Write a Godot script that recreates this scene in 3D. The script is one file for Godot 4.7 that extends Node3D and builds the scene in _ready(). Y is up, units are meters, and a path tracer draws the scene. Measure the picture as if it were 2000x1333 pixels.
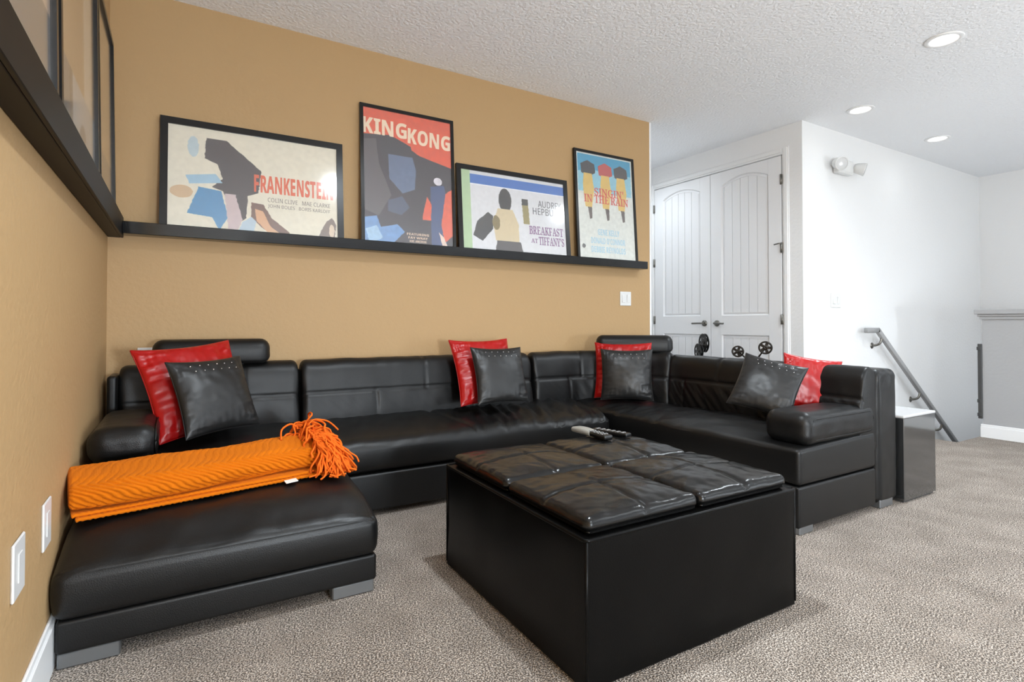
extends Node3D
# A loft lounge: black leather sectional in a gold corner, framed posters on black picture ledges, white hall to the right.
# Left wall is x = 0, gold back wall is z = 0, floor is y = 0; units are metres.

const H := 2.74
var M := {}
var no_fn: Callable
var nz := FastNoiseLite.new()
var nw := FastNoiseLite.new()

func _ready() -> void:
	view_and_light()
	materials()
	room()
	ceiling_lights()
	sofa()
	ottoman()
	pillows()
	blanket()
	ledges_and_posters()
	hall_things()
	small_things()

# ------------------------------------------------------------------ camera, sky, exposure
func view_and_light() -> void:
	var cam := Camera3D.new()
	cam.name = "camera"
	cam.projection = Camera3D.PROJECTION_FRUSTUM
	cam.near = 0.05
	cam.far = 60.0
	cam.size = 1333.0 / 1079.3 * 0.05
	cam.frustum_offset = Vector2(0.0, -(666.5 - 614.7) / 1079.3 * 0.05)
	cam.position = Vector3(0.315, 1.0, 3.47)
	cam.rotation = Vector3(0.01508, -0.5424, 0.0)
	add_child(cam)
	cam.current = true
	var we := WorldEnvironment.new()
	we.name = "environment"
	var e := Environment.new()
	e.background_mode = Environment.BG_SKY
	var sky := Sky.new()
	var sm := ProceduralSkyMaterial.new()
	sm.sky_top_color = Color(0.86, 0.92, 1.0)
	sm.sky_horizon_color = Color(1.0, 1.0, 1.0)
	sm.ground_bottom_color = Color(0.62, 0.61, 0.58)
	sm.ground_horizon_color = Color(0.86, 0.87, 0.88)
	sm.sky_energy_multiplier = 1.0
	sm.ground_energy_multiplier = 1.4
	sky.sky_material = sm
	e.sky = sky
	e.tonemap_mode = Environment.TONE_MAPPER_LINEAR
	e.tonemap_exposure = 1.12
	e.sdfgi_enabled = true
	e.ssao_enabled = true
	e.ssil_enabled = true
	we.environment = e
	add_child(we)
	nz.seed = 7
	nz.frequency = 1.0
	nz.fractal_octaves = 3
	nw.seed = 11
	nw.frequency = 1.0
	nw.fractal_octaves = 2

const MAIN_W := 4.0    # recessed lamps over the seating, and unseen ones over the open floor
const HALL_W := 0.08    # recessed lamps along the stairwell wall
const ALCOVE_W := 1.05  # unseen recessed lamp, placed to light the double door
const FILL_W := 4.8      # two globe lamps added behind the viewer as fill
func ceiling_lights() -> void:
	var spots := [
		[4.32, 1.957, MAIN_W, "nearest and largest of the three recessed round ceiling lights in view"],
		[5.06, 1.10, HALL_W, "recessed round ceiling light over the emergency light wall, middle one in view"],
		[6.43, 1.10, HALL_W, "recessed round ceiling light farthest away, above the stair handrail"],
		[1.60, 1.957, MAIN_W, "recessed round ceiling light above the ottoman, over the framed posters' side of the room"],
		[1.60, 4.70, MAIN_W, "unseen recessed ceiling lamp, lighting the open floor behind the viewer, near the gold side wall"],  # lamps from here down are out of view, placed to light the room
		[4.32, 4.70, MAIN_W, "unseen recessed ceiling lamp, lighting the open floor behind the viewer, in the middle"],
		[7.00, 3.30, MAIN_W, "unseen recessed ceiling lamp beyond the half wall, lighting the far end of the room"],
		[4.30, -0.78, ALCOVE_W, "unseen recessed ceiling lamp in the alcove, lighting the double door"]]
	var first: Node3D
	for s in spots:
		var o: Node3D
		if first == null:
			o = Node3D.new()
			o.name = "recessed_light"
			add_child(o, true)
			var ring := lathe([[0.070, -0.001], [0.074, -0.007], [0.084, -0.009], [0.098, -0.006], [0.102, 0.0], [0.070, 0.0]], 40, true)
			part(o, "trim_ring", ring, M.lamp_white)
			var lens := lathe([[0.0, -0.004], [0.03, -0.0035], [0.069, -0.001]], 40, false)
			part(o, "lens", lens, M.lamp_glow)
			first = o
		else:
			o = first.duplicate()
			o.name = "recessed_light"
			add_child(o, true)
		o.position = Vector3(s[0], H - 0.0005, s[1])
		tag(o, s[3], "ceiling light", "recessed ceiling lights")
		var l := SpotLight3D.new()
		l.name = "downlight"
		l.position = Vector3(s[0], H - 0.02, s[1])
		l.rotation_degrees.x = -90
		l.light_color = Color(0.93, 0.97, 1.0)
		l.light_energy = s[2]
		l.light_size = 0.06
		l.spot_angle = 80.0
		l.spot_angle_attenuation = 1.0
		l.spot_range = 12.0
		l.spot_attenuation = 2.0
		l.shadow_enabled = true
		add_child(l, true)
	# globe lamps added behind the viewer as fill for walls and ceiling
	for f in [[5.6, 5.3, 0.72, "added fill lamp, white globe on a grey pole in the rear right of the room"], [1.3, 5.1, 1.35, "added fill lamp, white globe on a grey pole in the rear left of the room"]]:
		var o := thing("added_fill_lamp", f[3], "fill lamp", Vector3(f[0], 0, f[1]), "added globe fill lamps")
		part(o, "base", lathe([[0.0, 0.03], [0.12, 0.028], [0.15, 0.012], [0.15, 0.001], [0.0, 0.001]], 32, false), M.strip_grey)
		part(o, "pole", tube(PackedVector3Array([Vector3(0, 0.02, 0), Vector3(0, 0.72, 0)]), 0.013, 12), M.strip_grey)
		var gl := []
		for k in 25: gl.append([maxf(0.0, 0.2 * sin(PI * k / 24.0)), 0.92 + 0.2 * cos(PI * k / 24.0)])
		part(o, "fill_globe", lathe(gl, 40, false), M.fill_glow)
		var l := OmniLight3D.new()
		l.name = "fill_light"
		l.position = Vector3(f[0], 0.92, f[1])
		l.light_color = Color(0.92, 0.965, 1.0)
		l.light_energy = FILL_W * f[2]
		l.light_size = 0.19
		l.omni_range = 12.0
		l.omni_attenuation = 2.0
		l.shadow_enabled = true
		add_child(l, true)

# ------------------------------------------------------------------ materials
func mat(key: String, col: Color, rough: float, metal := 0.0, spec := 0.5) -> StandardMaterial3D:
	var m := StandardMaterial3D.new()
	m.resource_name = key
	m.albedo_color = col
	m.roughness = rough
	m.metallic = metal
	m.metallic_specular = spec
	M[key] = m
	return m

func noise_tex(kind: int, freq: float, size: int, sd: int, oct := 3, lo := Color.BLACK, hi := Color.WHITE, o0 := 0.0, o1 := 1.0) -> NoiseTexture2D:
	var n := FastNoiseLite.new()
	n.noise_type = kind
	n.frequency = freq
	n.seed = sd
	n.fractal_octaves = oct
	var t := NoiseTexture2D.new()
	t.width = size
	t.height = size
	t.seamless = true
	t.noise = n
	var g := Gradient.new()
	g.set_offset(0, o0)
	g.set_offset(1, o1)
	g.set_color(0, lo)
	g.set_color(1, hi)
	t.color_ramp = g
	return t

func bump(m: StandardMaterial3D, t: Texture2D, cm: float, tiles_per_m: float) -> void:
	m.heightmap_enabled = true
	m.heightmap_texture = t
	m.heightmap_scale = cm
	m.uv1_triplanar = true
	m.uv1_world_triplanar = true
	m.uv1_scale = Vector3.ONE * tiles_per_m

func materials() -> void:
	var peel := noise_tex(FastNoiseLite.TYPE_SIMPLEX_SMOOTH, 0.035, 512, 3, 3)
	var knock := noise_tex(FastNoiseLite.TYPE_SIMPLEX_SMOOTH, 0.022, 1024, 5, 4)
	var grain := noise_tex(FastNoiseLite.TYPE_CELLULAR, 0.06, 512, 9, 2)
	bump(mat("gold", Color(0.722, 0.592, 0.418), 0.62), peel, 0.10, 1.6)
	bump(mat("white_wall", Color(0.925, 0.925, 0.925), 0.6), peel, 0.08, 1.6)
	bump(mat("grey_wall", Color(0.66, 0.66, 0.665), 0.6), peel, 0.06, 1.6)
	bump(mat("ceiling", Color(0.965, 0.97, 0.98), 0.85), knock, 0.42, 1.5)
	mat("trim_white", Color(0.93, 0.93, 0.93), 0.35)
	mat("trim_grey", Color(0.66, 0.66, 0.665), 0.4)
	mat("door_white", Color(0.92, 0.92, 0.925), 0.38)
	mat("plate_white", Color(0.88, 0.88, 0.875), 0.3)
	mat("lamp_white", Color(0.94, 0.94, 0.94), 0.4)
	var lg := mat("lamp_glow", Color(1, 1, 1), 0.5)
	lg.emission_enabled = true
	lg.emission = Color(1.0, 0.985, 0.96)
	lg.emission_energy_multiplier = 5.0
	var gg := mat("fill_glow", Color(0.95, 0.95, 0.94), 0.4)  # glow of the added fill globes
	gg.emission_enabled = true
	gg.emission = Color(1.0, 0.99, 0.97)
	gg.emission_energy_multiplier = 1.5
	# carpet: speckled pile with broad brushed patches
	var c := mat("carpet", Color(1, 1, 1), 0.95, 0.0, 0.2)
	c.albedo_texture = noise_tex(FastNoiseLite.TYPE_SIMPLEX, 0.13, 1024, 21, 3, Color(0.29, 0.25, 0.218), Color(0.90, 0.845, 0.79), 0.18, 0.76)
	c.uv1_scale = Vector3.ONE * 0.95
	c.heightmap_enabled = true
	c.heightmap_texture = c.albedo_texture
	c.heightmap_scale = 0.8
	c.detail_enabled = true
	c.detail_blend_mode = BaseMaterial3D.BLEND_MODE_MUL
	c.detail_uv_layer = BaseMaterial3D.DETAIL_UV_2
	c.detail_albedo = noise_tex(FastNoiseLite.TYPE_SIMPLEX_SMOOTH, 0.012, 512, 4, 4, Color(0.84, 0.83, 0.82), Color(1, 1, 1))
	c.uv2_scale = Vector3.ONE * 0.55
	c.rim_enabled = true
	c.rim = 0.25
	c.rim_tint = 0.6
	# leathers
	bump(mat("leather", Color(0.060, 0.059, 0.059), 0.40, 0.0, 0.44), grain, 0.035, 9.0)
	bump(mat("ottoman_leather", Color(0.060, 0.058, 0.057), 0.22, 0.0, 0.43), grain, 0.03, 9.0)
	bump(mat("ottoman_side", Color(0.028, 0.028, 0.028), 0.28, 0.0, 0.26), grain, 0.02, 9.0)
	bump(mat("pillow_black", Color(0.11, 0.108, 0.107), 0.38, 0.0, 0.5), grain, 0.03, 11.0)
	var r := mat("red_satin", Color(0.66, 0.025, 0.022), 0.34, 0.0, 0.5)
	r.rim_enabled = true
	r.rim = 0.4
	r.rim_tint = 0.8
	mat("stitch", Color(0.06, 0.06, 0.06), 0.6)
	mat("foot_metal", Color(0.55, 0.56, 0.57), 0.38, 0.85)
	mat("rhinestone", Color(0.95, 0.95, 0.97), 0.08, 0.9)
	var wool := mat("orange_wool", Color(0.80, 0.42, 0.055), 0.9, 0.0, 0.2)
	wool.rim_enabled = true
	wool.rim = 0.5
	wool.rim_tint = 0.7
	mat("orange_fringe", Color(0.90, 0.42, 0.13), 0.9, 0.0, 0.2)
	mat("tag_white", Color(0.92, 0.90, 0.87), 0.7)
	# ledges, frames
	mat("ledge_black", Color(0.035, 0.035, 0.037), 0.10, 0.0, 0.5)
	mat("ledge_satin", Color(0.07, 0.07, 0.071), 0.45, 0.0, 0.25)
	mat("frame_black", Color(0.085, 0.083, 0.083), 0.28, 0.0, 0.5)
	mat("backing", Color(0.35, 0.27, 0.19), 0.8)
	var g := mat("glass", Color(1, 1, 1, 0.04), 0.11)
	g.transparency = BaseMaterial3D.TRANSPARENCY_ALPHA
	# metals and plastics
	mat("nickel", Color(0.50, 0.49, 0.47), 0.32, 0.9)
	mat("rail_grey", Color(0.60, 0.60, 0.60), 0.5, 0.1)
	mat("strip_grey", Color(0.30, 0.30, 0.30), 0.5, 0.3)
	var lac := mat("lacquer", Color(0.50, 0.505, 0.51), 0.08, 0.92)
	lac.metallic_specular = 0.6
	mat("lacquer_reflection", Color(0.78, 0.78, 0.785), 0.08)
	mat("reel_bronze", Color(0.16, 0.135, 0.11), 0.45, 0.4)
	mat("reel_grey", Color(0.20, 0.20, 0.20), 0.4, 0.5)
	mat("table_dark", Color(0.12, 0.10, 0.09), 0.4)
	mat("remote_silver", Color(0.66, 0.66, 0.64), 0.32, 0.3)
	mat("remote_black", Color(0.05, 0.05, 0.05), 0.3)
	mat("button_grey", Color(0.52, 0.52, 0.52), 0.45)
	mat("lamp_lens", Color(0.80, 0.80, 0.80), 0.15)

# ------------------------------------------------------------------ bookkeeping
func tag(o: Node, label: String, category: String, group := "", kind := "") -> void:
	if label: o.set_meta("label", label)
	if category: o.set_meta("category", category)
	if group: o.set_meta("group", group)
	if kind: o.set_meta("kind", kind)

func part(parent: Node, called: String, mesh: Mesh, m: Material) -> MeshInstance3D:
	var o := MeshInstance3D.new()
	o.name = called
	o.mesh = mesh
	o.material_override = m
	parent.add_child(o, true)
	return o

func thing(called: String, label: String, category: String, at := Vector3.ZERO, group := "") -> Node3D:
	var o := Node3D.new()
	o.name = called
	o.position = at
	add_child(o, true)
	tag(o, label, category, group)
	return o

func struct(called: String, mesh: Mesh, m: Material, label := "", category := "") -> MeshInstance3D:
	var o := part(self, called, mesh, m)
	tag(o, label, category, "", "structure")
	return o

# ------------------------------------------------------------------ mesh helpers
func fresh() -> SurfaceTool:
	var st := SurfaceTool.new()
	st.begin(Mesh.PRIMITIVE_TRIANGLES)
	return st

func done(st: SurfaceTool) -> ArrayMesh:
	st.generate_normals()
	st.index()
	return st.commit()

func tri(st: SurfaceTool, a: Vector3, b: Vector3, c: Vector3) -> void:
	st.add_vertex(a); st.add_vertex(b); st.add_vertex(c)

# quad a-b-c-d seen counter-clockwise from outside
func quad(st: SurfaceTool, a: Vector3, b: Vector3, c: Vector3, d: Vector3) -> void:
	tri(st, a, c, b)
	tri(st, a, d, c)

# plain box with flat sides, into st, UV = metres on x and z
func raw_box(st: SurfaceTool, lo: Vector3, hi: Vector3) -> void:
	st.set_smooth_group(-1)
	var p := []
	for i in 8:
		p.append(Vector3(hi.x if i & 1 else lo.x, hi.y if i & 2 else lo.y, hi.z if i & 4 else lo.z))
	for f in [[0, 4, 6, 2], [1, 3, 7, 5], [0, 1, 5, 4], [2, 6, 7, 3], [0, 2, 3, 1], [4, 5, 7, 6]]:
		for k in [0, 2, 1, 0, 3, 2]:
			var v: Vector3 = p[f[k]]
			st.set_uv(Vector2(v.x, v.z))
			st.set_uv2(Vector2(v.x, v.z))
			st.add_vertex(v)

# bevelled box
func bev(lo: Vector3, hi: Vector3, b := 0.003) -> ArrayMesh:
	var st := fresh()
	add_bev(st, lo, hi, b)
	return done(st)

func add_bev(st: SurfaceTool, lo: Vector3, hi: Vector3, b := 0.003) -> void:
	st.set_smooth_group(-1)
	var h := (hi - lo) / 2.0
	var c := (hi + lo) / 2.0
	b = minf(b, minf(h.x, minf(h.y, h.z)) * 0.9)
	var P := func(sx: float, sy: float, sz: float, ax: int) -> Vector3:
		var v := Vector3(sx * (h.x - b), sy * (h.y - b), sz * (h.z - b))
		if ax == 0: v.x = sx * h.x
		if ax == 1: v.y = sy * h.y
		if ax == 2: v.z = sz * h.z
		return c + v
	for ax in 3:
		var u := (ax + 1) % 3
		var w := (ax + 2) % 3
		for s in [-1.0, 1.0]:
			var q := []
			for k in [[-1.0, -1.0], [1.0, -1.0], [1.0, 1.0], [-1.0, 1.0]]:
				var sg := Vector3.ZERO
				sg[ax] = s
				sg[u] = k[0]
				sg[w] = k[1]
				q.append(P.call(sg.x, sg.y, sg.z, ax))
			if s > 0: quad(st, q[0], q[1], q[2], q[3])
			else: quad(st, q[3], q[2], q[1], q[0])
		# edges along axis ax
		for su in [-1.0, 1.0]:
			for sw in [-1.0, 1.0]:
				var q := []
				for k in [[-1.0, u], [1.0, u], [1.0, w], [-1.0, w]]:
					var sg := Vector3.ZERO
					sg[ax] = k[0]
					sg[u] = su
					sg[w] = sw
					q.append(P.call(sg.x, sg.y, sg.z, k[1]))
				if su * sw > 0: quad(st, q[3], q[2], q[1], q[0])
				else: quad(st, q[0], q[1], q[2], q[3])
	for sx in [-1.0, 1.0]:
		for sy in [-1.0, 1.0]:
			for sz in [-1.0, 1.0]:
				var a: Vector3 = P.call(sx, sy, sz, 0)
				var d: Vector3 = P.call(sx, sy, sz, 1)
				var e: Vector3 = P.call(sx, sy, sz, 2)
				if sx * sy * sz > 0: tri(st, a, e, d)
				else: tri(st, a, d, e)

func axis_steps(h: float, r: float, seg: int) -> PackedFloat32Array:
	var out := PackedFloat32Array()
	var k := 4
	for i in range(k, 0, -1):
		out.append(-(h - r) - r * tan(PI / 4.0 * i / k))
	for i in seg + 1:
		out.append(lerpf(-(h - r), h - r, float(i) / seg))
	for i in range(1, k + 1):
		out.append((h - r) + r * tan(PI / 4.0 * i / k))
	return out

# rounded, finely divided box round `c`; fn(position, normal) may move every point
func softbox(c: Vector3, h: Vector3, r: float, seg: Vector3i, fn : Callable = no_fn) -> ArrayMesh:
	var st := fresh()
	st.set_smooth_group(0)
	var A := [axis_steps(h.x, r, seg.x), axis_steps(h.y, r, seg.y), axis_steps(h.z, r, seg.z)]
	var inner := h - Vector3.ONE * r
	for ax in 3:
		var u := (ax + 1) % 3
		var w := (ax + 2) % 3
		for s in [-1.0, 1.0]:
			var g := []
			for a in A[u]:
				var row := PackedVector3Array()
				for b in A[w]:
					var p := Vector3.ZERO
					p[ax] = s * h[ax]
					p[u] = a
					p[w] = b
					var q := p.clamp(-inner, inner)
					var n := (p - q).normalized()
					var v := c + q + n * r
					if fn.is_valid():
						v = fn.call(v, n)
					row.append(v)
				g.append(row)
			for i in g.size() - 1:
				for j in g[i].size() - 1:
					if s > 0: quad(st, g[i][j], g[i + 1][j], g[i + 1][j + 1], g[i][j + 1])
					else: quad(st, g[i][j], g[i][j + 1], g[i + 1][j + 1], g[i + 1][j])
	return done(st)

func lathe(prof: Array, n: int, closed: bool, axis_y := true) -> ArrayMesh:
	var st := fresh()
	st.set_smooth_group(0)
	var m := prof.size()
	for i in n:
		var a0 := TAU * i / n
		var a1 := TAU * ((i + 1) % n) / n
		for j in (m if closed else m - 1):
			var p: Array = prof[j]
			var q: Array = prof[(j + 1) % m]
			var v := []
			for k in [[p, a0], [p, a1], [q, a1], [q, a0]]:
				var rr: float = k[0][0]
				var yy: float = k[0][1]
				v.append(Vector3(rr * cos(k[1]), yy, rr * sin(k[1])) if axis_y else Vector3(rr * cos(k[1]), rr * sin(k[1]), yy))
			quad(st, v[0], v[1], v[2], v[3])
	return done(st)

# tube along points; radius per point
func add_tube(st: SurfaceTool, pts: PackedVector3Array, rad: float, n := 8, rads := PackedFloat32Array()) -> void:
	st.set_smooth_group(0)
	var rings := []
	var up := Vector3.UP
	for i in pts.size():
		var t := (pts[mini(i + 1, pts.size() - 1)] - pts[maxi(i - 1, 0)]).normalized()
		if absf(t.dot(up)) > 0.9: up = Vector3.RIGHT if absf(t.x) < 0.9 else Vector3.BACK
		var a := t.cross(up).normalized()
		var b := t.cross(a).normalized()
		up = -b
		var rr := rads[i] if rads.size() else rad
		var ring := PackedVector3Array()
		for k in n:
			var w := TAU * k / n
			ring.append(pts[i] + (a * cos(w) + b * sin(w)) * rr)
		rings.append(ring)
	for i in rings.size() - 1:
		for k in n:
			var l := (k + 1) % n
			quad(st, rings[i][k], rings[i][l], rings[i + 1][l], rings[i + 1][k])
	for k in range(1, n - 1):
		tri(st, rings[0][0], rings[0][k], rings[0][k + 1])
		var e: PackedVector3Array = rings[-1]
		tri(st, e[0], e[k + 1], e[k])

func tube(pts: PackedVector3Array, rad: float, n := 8) -> ArrayMesh:
	var st := fresh()
	add_tube(st, pts, rad, n)
	return done(st)

# polygon (2D) pushed from `a` to `b` along the third axis; to3 maps (p, depth) to space
func add_prism(st: SurfaceTool, poly: PackedVector2Array, a: float, b: float, to3: Callable) -> void:
	st.set_smooth_group(-1)
	var idx := Geometry2D.triangulate_polygon(poly)
	var flip := not Geometry2D.is_polygon_clockwise(poly)
	var probe: Vector3 = to3.call(Vector2(1, 0), 0.0) - to3.call(Vector2.ZERO, 0.0)
	var probe2: Vector3 = to3.call(Vector2(0, 1), 0.0) - to3.call(Vector2.ZERO, 0.0)
	var probe3: Vector3 = to3.call(Vector2.ZERO, 1.0) - to3.call(Vector2.ZERO, 0.0)
	var hand := probe.cross(probe2).dot(probe3) > 0
	if b < a: hand = not hand
	for i in range(0, idx.size(), 3):
		var t := [poly[idx[i]], poly[idx[i + 1]], poly[idx[i + 2]]]
		var area: float = (t[1] - t[0]).cross(t[2] - t[0])
		if area < 0: t = [t[0], t[2], t[1]]
		# t is counter-clockwise in 2D
		if hand:
			tri(st, to3.call(t[0], b), to3.call(t[2], b), to3.call(t[1], b))
			tri(st, to3.call(t[0], a), to3.call(t[1], a), to3.call(t[2], a))
		else:
			tri(st, to3.call(t[0], b), to3.call(t[1], b), to3.call(t[2], b))
			tri(st, to3.call(t[0], a), to3.call(t[2], a), to3.call(t[1], a))
	var n := poly.size()
	var signed := 0.0
	for i in n: signed += poly[i].cross(poly[(i + 1) % n])
	for i in n:
		var p := poly[i]
		var q := poly[(i + 1) % n]
		if (signed > 0) == hand: quad(st, to3.call(p, a), to3.call(q, a), to3.call(q, b), to3.call(p, b))
		else: quad(st, to3.call(q, a), to3.call(p, a), to3.call(p, b), to3.call(q, b))

func smooth_closed(p: Array, sub: int) -> PackedVector2Array:
	var out := PackedVector2Array()
	var n := p.size()
	for i in n:
		var a := Vector2(p[(i - 1 + n) % n][0], p[(i - 1 + n) % n][1])
		var b := Vector2(p[i][0], p[i][1])
		var c := Vector2(p[(i + 1) % n][0], p[(i + 1) % n][1])
		var d := Vector2(p[(i + 2) % n][0], p[(i + 2) % n][1])
		for k in sub:
			out.append(b.cubic_interpolate(c, a, d, float(k) / sub))
	return out

func smooth_open(p: Array, step: float) -> PackedVector3Array:
	var cv := Curve3D.new()
	cv.bake_interval = step
	for i in p.size():
		var a: Vector3 = p[maxi(i - 1, 0)]
		var b: Vector3 = p[mini(i + 1, p.size() - 1)]
		var t := (b - a) / 6.0
		cv.add_point(p[i], -t, t)
	return cv.get_baked_points()

# upholstery swept along a floor path: profile points are (forward, height); rounded ends; disp(s, d, y) pushes inwards
func sweep(path: PackedVector3Array, prof: PackedVector2Array, end_r: float, disp : Callable = no_fn) -> ArrayMesh:
	var st := fresh()
	st.set_smooth_group(0)
	var cen := Vector2.ZERO
	for p in prof: cen += p
	cen /= prof.size()
	var total := 0.0
	for i in path.size() - 1: total += path[i].distance_to(path[i + 1])
	var cv := Curve3D.new()
	cv.bake_interval = 0.01
	for p in path: cv.add_point(p)
	var stops := PackedFloat32Array()
	for k in 7: stops.append(end_r * (1.0 - cos(PI / 2 * k / 6.0)) )
	var mid := int((total - 2 * end_r) / 0.011)
	for k in range(1, mid): stops.append(lerpf(end_r, total - end_r, float(k) / mid))
	for k in range(6, -1, -1): stops.append(total - end_r * (1.0 - cos(PI / 2 * k / 6.0)))
	var rings := []
	for s in stops:
		var pos := cv.sample_baked(s)
		var tan3 := (cv.sample_baked(minf(s + 0.02, total)) - cv.sample_baked(maxf(s - 0.02, 0))).normalized()
		var fwd := Vector3(-tan3.z, 0, tan3.x)
		var t := minf(s, total - s)
		var shrink := 0.0
		if t < end_r: shrink = end_r - sqrt(maxf(0.0, end_r * end_r - (end_r - t) * (end_r - t)))
		var ring := PackedVector3Array()
		for p in prof:
			var to := cen - p
			var move := minf(shrink, to.length() * 0.9)
			if disp.is_valid(): move += disp.call(s, p.x, p.y)
			var q := p + to.normalized() * move
			ring.append(pos + fwd * q.x + Vector3.UP * q.y)
		rings.append(ring)
	var n := prof.size()
	var sign2 := 0.0
	for i in n: sign2 += prof[i].cross(prof[(i + 1) % n])
	for i in rings.size() - 1:
		for k in n:
			var l := (k + 1) % n
			if sign2 > 0: quad(st, rings[i][k], rings[i + 1][k], rings[i + 1][l], rings[i][l])
			else: quad(st, rings[i][k], rings[i][l], rings[i + 1][l], rings[i + 1][k])
	for e in [0, rings.size() - 1]:
		var ring: PackedVector3Array = rings[e]
		var m := Vector3.ZERO
		for v in ring: m += v
		m /= n
		for k in n:
			var l := (k + 1) % n
			if (e == 0) == (sign2 > 0): tri(st, m, ring[l], ring[k])
			else: tri(st, m, ring[k], ring[l])
	return done(st)

func groove(x: float, at: float, w: float) -> float:
	var t := (x - at) / w
	return exp(-t * t)

# ------------------------------------------------------------------ the room
func boxes(list: Array) -> ArrayMesh:
	var st := fresh()
	for b in list: raw_box(st, b[0], b[1])
	return done(st)

func room() -> void:
	struct("floor", boxes([[Vector3(-0.12, -0.2, -1.82), Vector3(5.9, 0, 6.62)], [Vector3(5.9, -0.2, 1.42), Vector3(8.61, 0, 6.62)]]), M.carpet, "beige speckled carpet with worn brushed patches", "carpet")
	struct("ceiling", boxes([[Vector3(-0.12, H, -1.82), Vector3(8.61, H + 0.12, 6.62)]]), M.ceiling, "white knockdown textured ceiling with recessed lights", "ceiling")
	struct("wall_left", boxes([[Vector3(-0.12, -0.2, -0.12), Vector3(0, H, 6.62)]]), M.gold, "gold painted side wall at the left with two white cover plates", "wall")
	struct("wall_back", boxes([[Vector3(0, -0.2, -0.12), Vector3(3.795, H, 0)]]), M.gold, "gold painted wall behind the long ledge of framed posters", "wall")
	struct("wall_closet", boxes([[Vector3(3.69, -0.2, -1.82), Vector3(3.795, H, -0.12)], [Vector3(3.795, -0.2, -1.82), Vector3(4.88, H, -1.7)]]), M.white_wall, "white wall of the alcove behind the gold wall's end", "wall")
	# wall with the double door: opening z -1.0 .. 0.535, y 0 .. 2.49
	struct("wall_door", boxes([[Vector3(4.88, -0.2, -1.82), Vector3(5.0, H, -1.0)], [Vector3(4.88, 2.49, -1.0), Vector3(5.0, H, 0.535)], [Vector3(4.88, -0.2, 0.535), Vector3(5.0, H, 0.60)], [Vector3(5.0, -0.2, -1.0), Vector3(5.06, H, 0.59)]]), M.white_wall, "white wall round the closed double door", "wall")
	struct("wall_stair", boxes([[Vector3(4.88, -2.9, 0.60), Vector3(8.61, H, 0.715)]]), M.white_wall, "white stairwell wall carrying the handrail and emergency light", "wall")
	struct("wall_right", boxes([[Vector3(8.49, -2.9, 0.715), Vector3(8.61, H, 3.2)], [Vector3(8.49, -0.2, 6.0), Vector3(8.61, H, 6.62)], [Vector3(8.49, -0.2, 3.2), Vector3(8.61, 0.5, 6.0)], [Vector3(8.49, 2.45, 3.2), Vector3(8.61, H, 6.0)]]), M.white_wall, "white far wall beyond the half wall", "wall")
	struct("wall_rear", boxes([[Vector3(0, -0.2, 6.5), Vector3(1.2, H, 6.62)], [Vector3(6.6, -0.2, 6.5), Vector3(8.49, H, 6.62)], [Vector3(1.2, -0.2, 6.5), Vector3(6.6, 0.5, 6.62)], [Vector3(1.2, 2.45, 6.5), Vector3(6.6, H, 6.62)]]), M.white_wall, "unseen white wall with an added wide window opposite the posters", "wall")  # out of view, white to bounce more light into the room
	# rear window, added out of view for soft fill daylight
	var w := fresh()
	for x in [1.2, 2.98, 4.78, 6.56]: add_bev(w, Vector3(x, 0.5, 6.53), Vector3(x + 0.04, 2.45, 6.59))
	for y in [0.5, 1.46, 2.41]: add_bev(w, Vector3(1.2, y, 6.53), Vector3(6.6, y + 0.04, 6.59))
	var win := Node3D.new()
	win.name = "window_1"
	add_child(win)
	tag(win, "added wide white framed window opposite the posters, for fill daylight", "window", "", "structure")
	part(win, "window_frame", done(w), M.trim_white)
	for i in 3:
		part(win, "pane", bev(Vector3(1.24 + i * 1.79, 0.54, 6.557), Vector3(2.98 + i * 1.79, 2.41, 6.563), 0.001), M.glass)
	var w2 := fresh()  # right window, unseen, placed so daylight comes from the right
	for z in [3.2, 4.58, 5.96]: add_bev(w2, Vector3(8.52, 0.5, z), Vector3(8.58, 2.45, z + 0.04))
	for y in [0.5, 1.46, 2.41]: add_bev(w2, Vector3(8.52, y, 3.2), Vector3(8.58, y + 0.04, 6.0))
	var win2 := Node3D.new()
	win2.name = "window_2"
	add_child(win2)
	tag(win2, "unseen wide white framed window at the far right, placed to light from the right", "window", "", "structure")
	part(win2, "window_frame", done(w2), M.trim_white)
	for i in 2:
		part(win2, "pane", bev(Vector3(8.547, 0.54, 3.24 + i * 1.38), Vector3(8.553, 2.41, 4.58 + i * 1.38), 0.001), M.glass)
	# stairwell
	struct("wall_stairwell", boxes([[Vector3(5.8, -2.9, 0.715), Vector3(5.9, -0.2, 1.42)], [Vector3(5.8, -2.9, 1.42), Vector3(8.61, -0.2, 1.54)], [Vector3(5.9, -2.9, 0.715), Vector3(8.49, -2.8, 1.42)]]), M.white_wall, "white walls of the stairwell below the floor", "wall")
	var stairs := Node3D.new()
	stairs.name = "stairs_1"
	stairs.position = Vector3(5.9, 0, 0)
	add_child(stairs)
	tag(stairs, "carpeted stair flight going down beside the handrail", "stairs", "", "structure")
	for i in 9:
		part(stairs, "step", bev(Vector3(0.001 + i * 0.25, -2.8, 0.716), Vector3(0.26 + i * 0.25, -0.19 * (i + 1), 1.419), 0.01), M.carpet)
	# half wall with cap
	struct("wall_half", boxes([[Vector3(6.35, 0, 1.445), Vector3(6.47, 1.03, 4.2)]]), M.grey_wall, "light grey half wall guarding the stairwell", "half wall")
	var cap := fresh()
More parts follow.
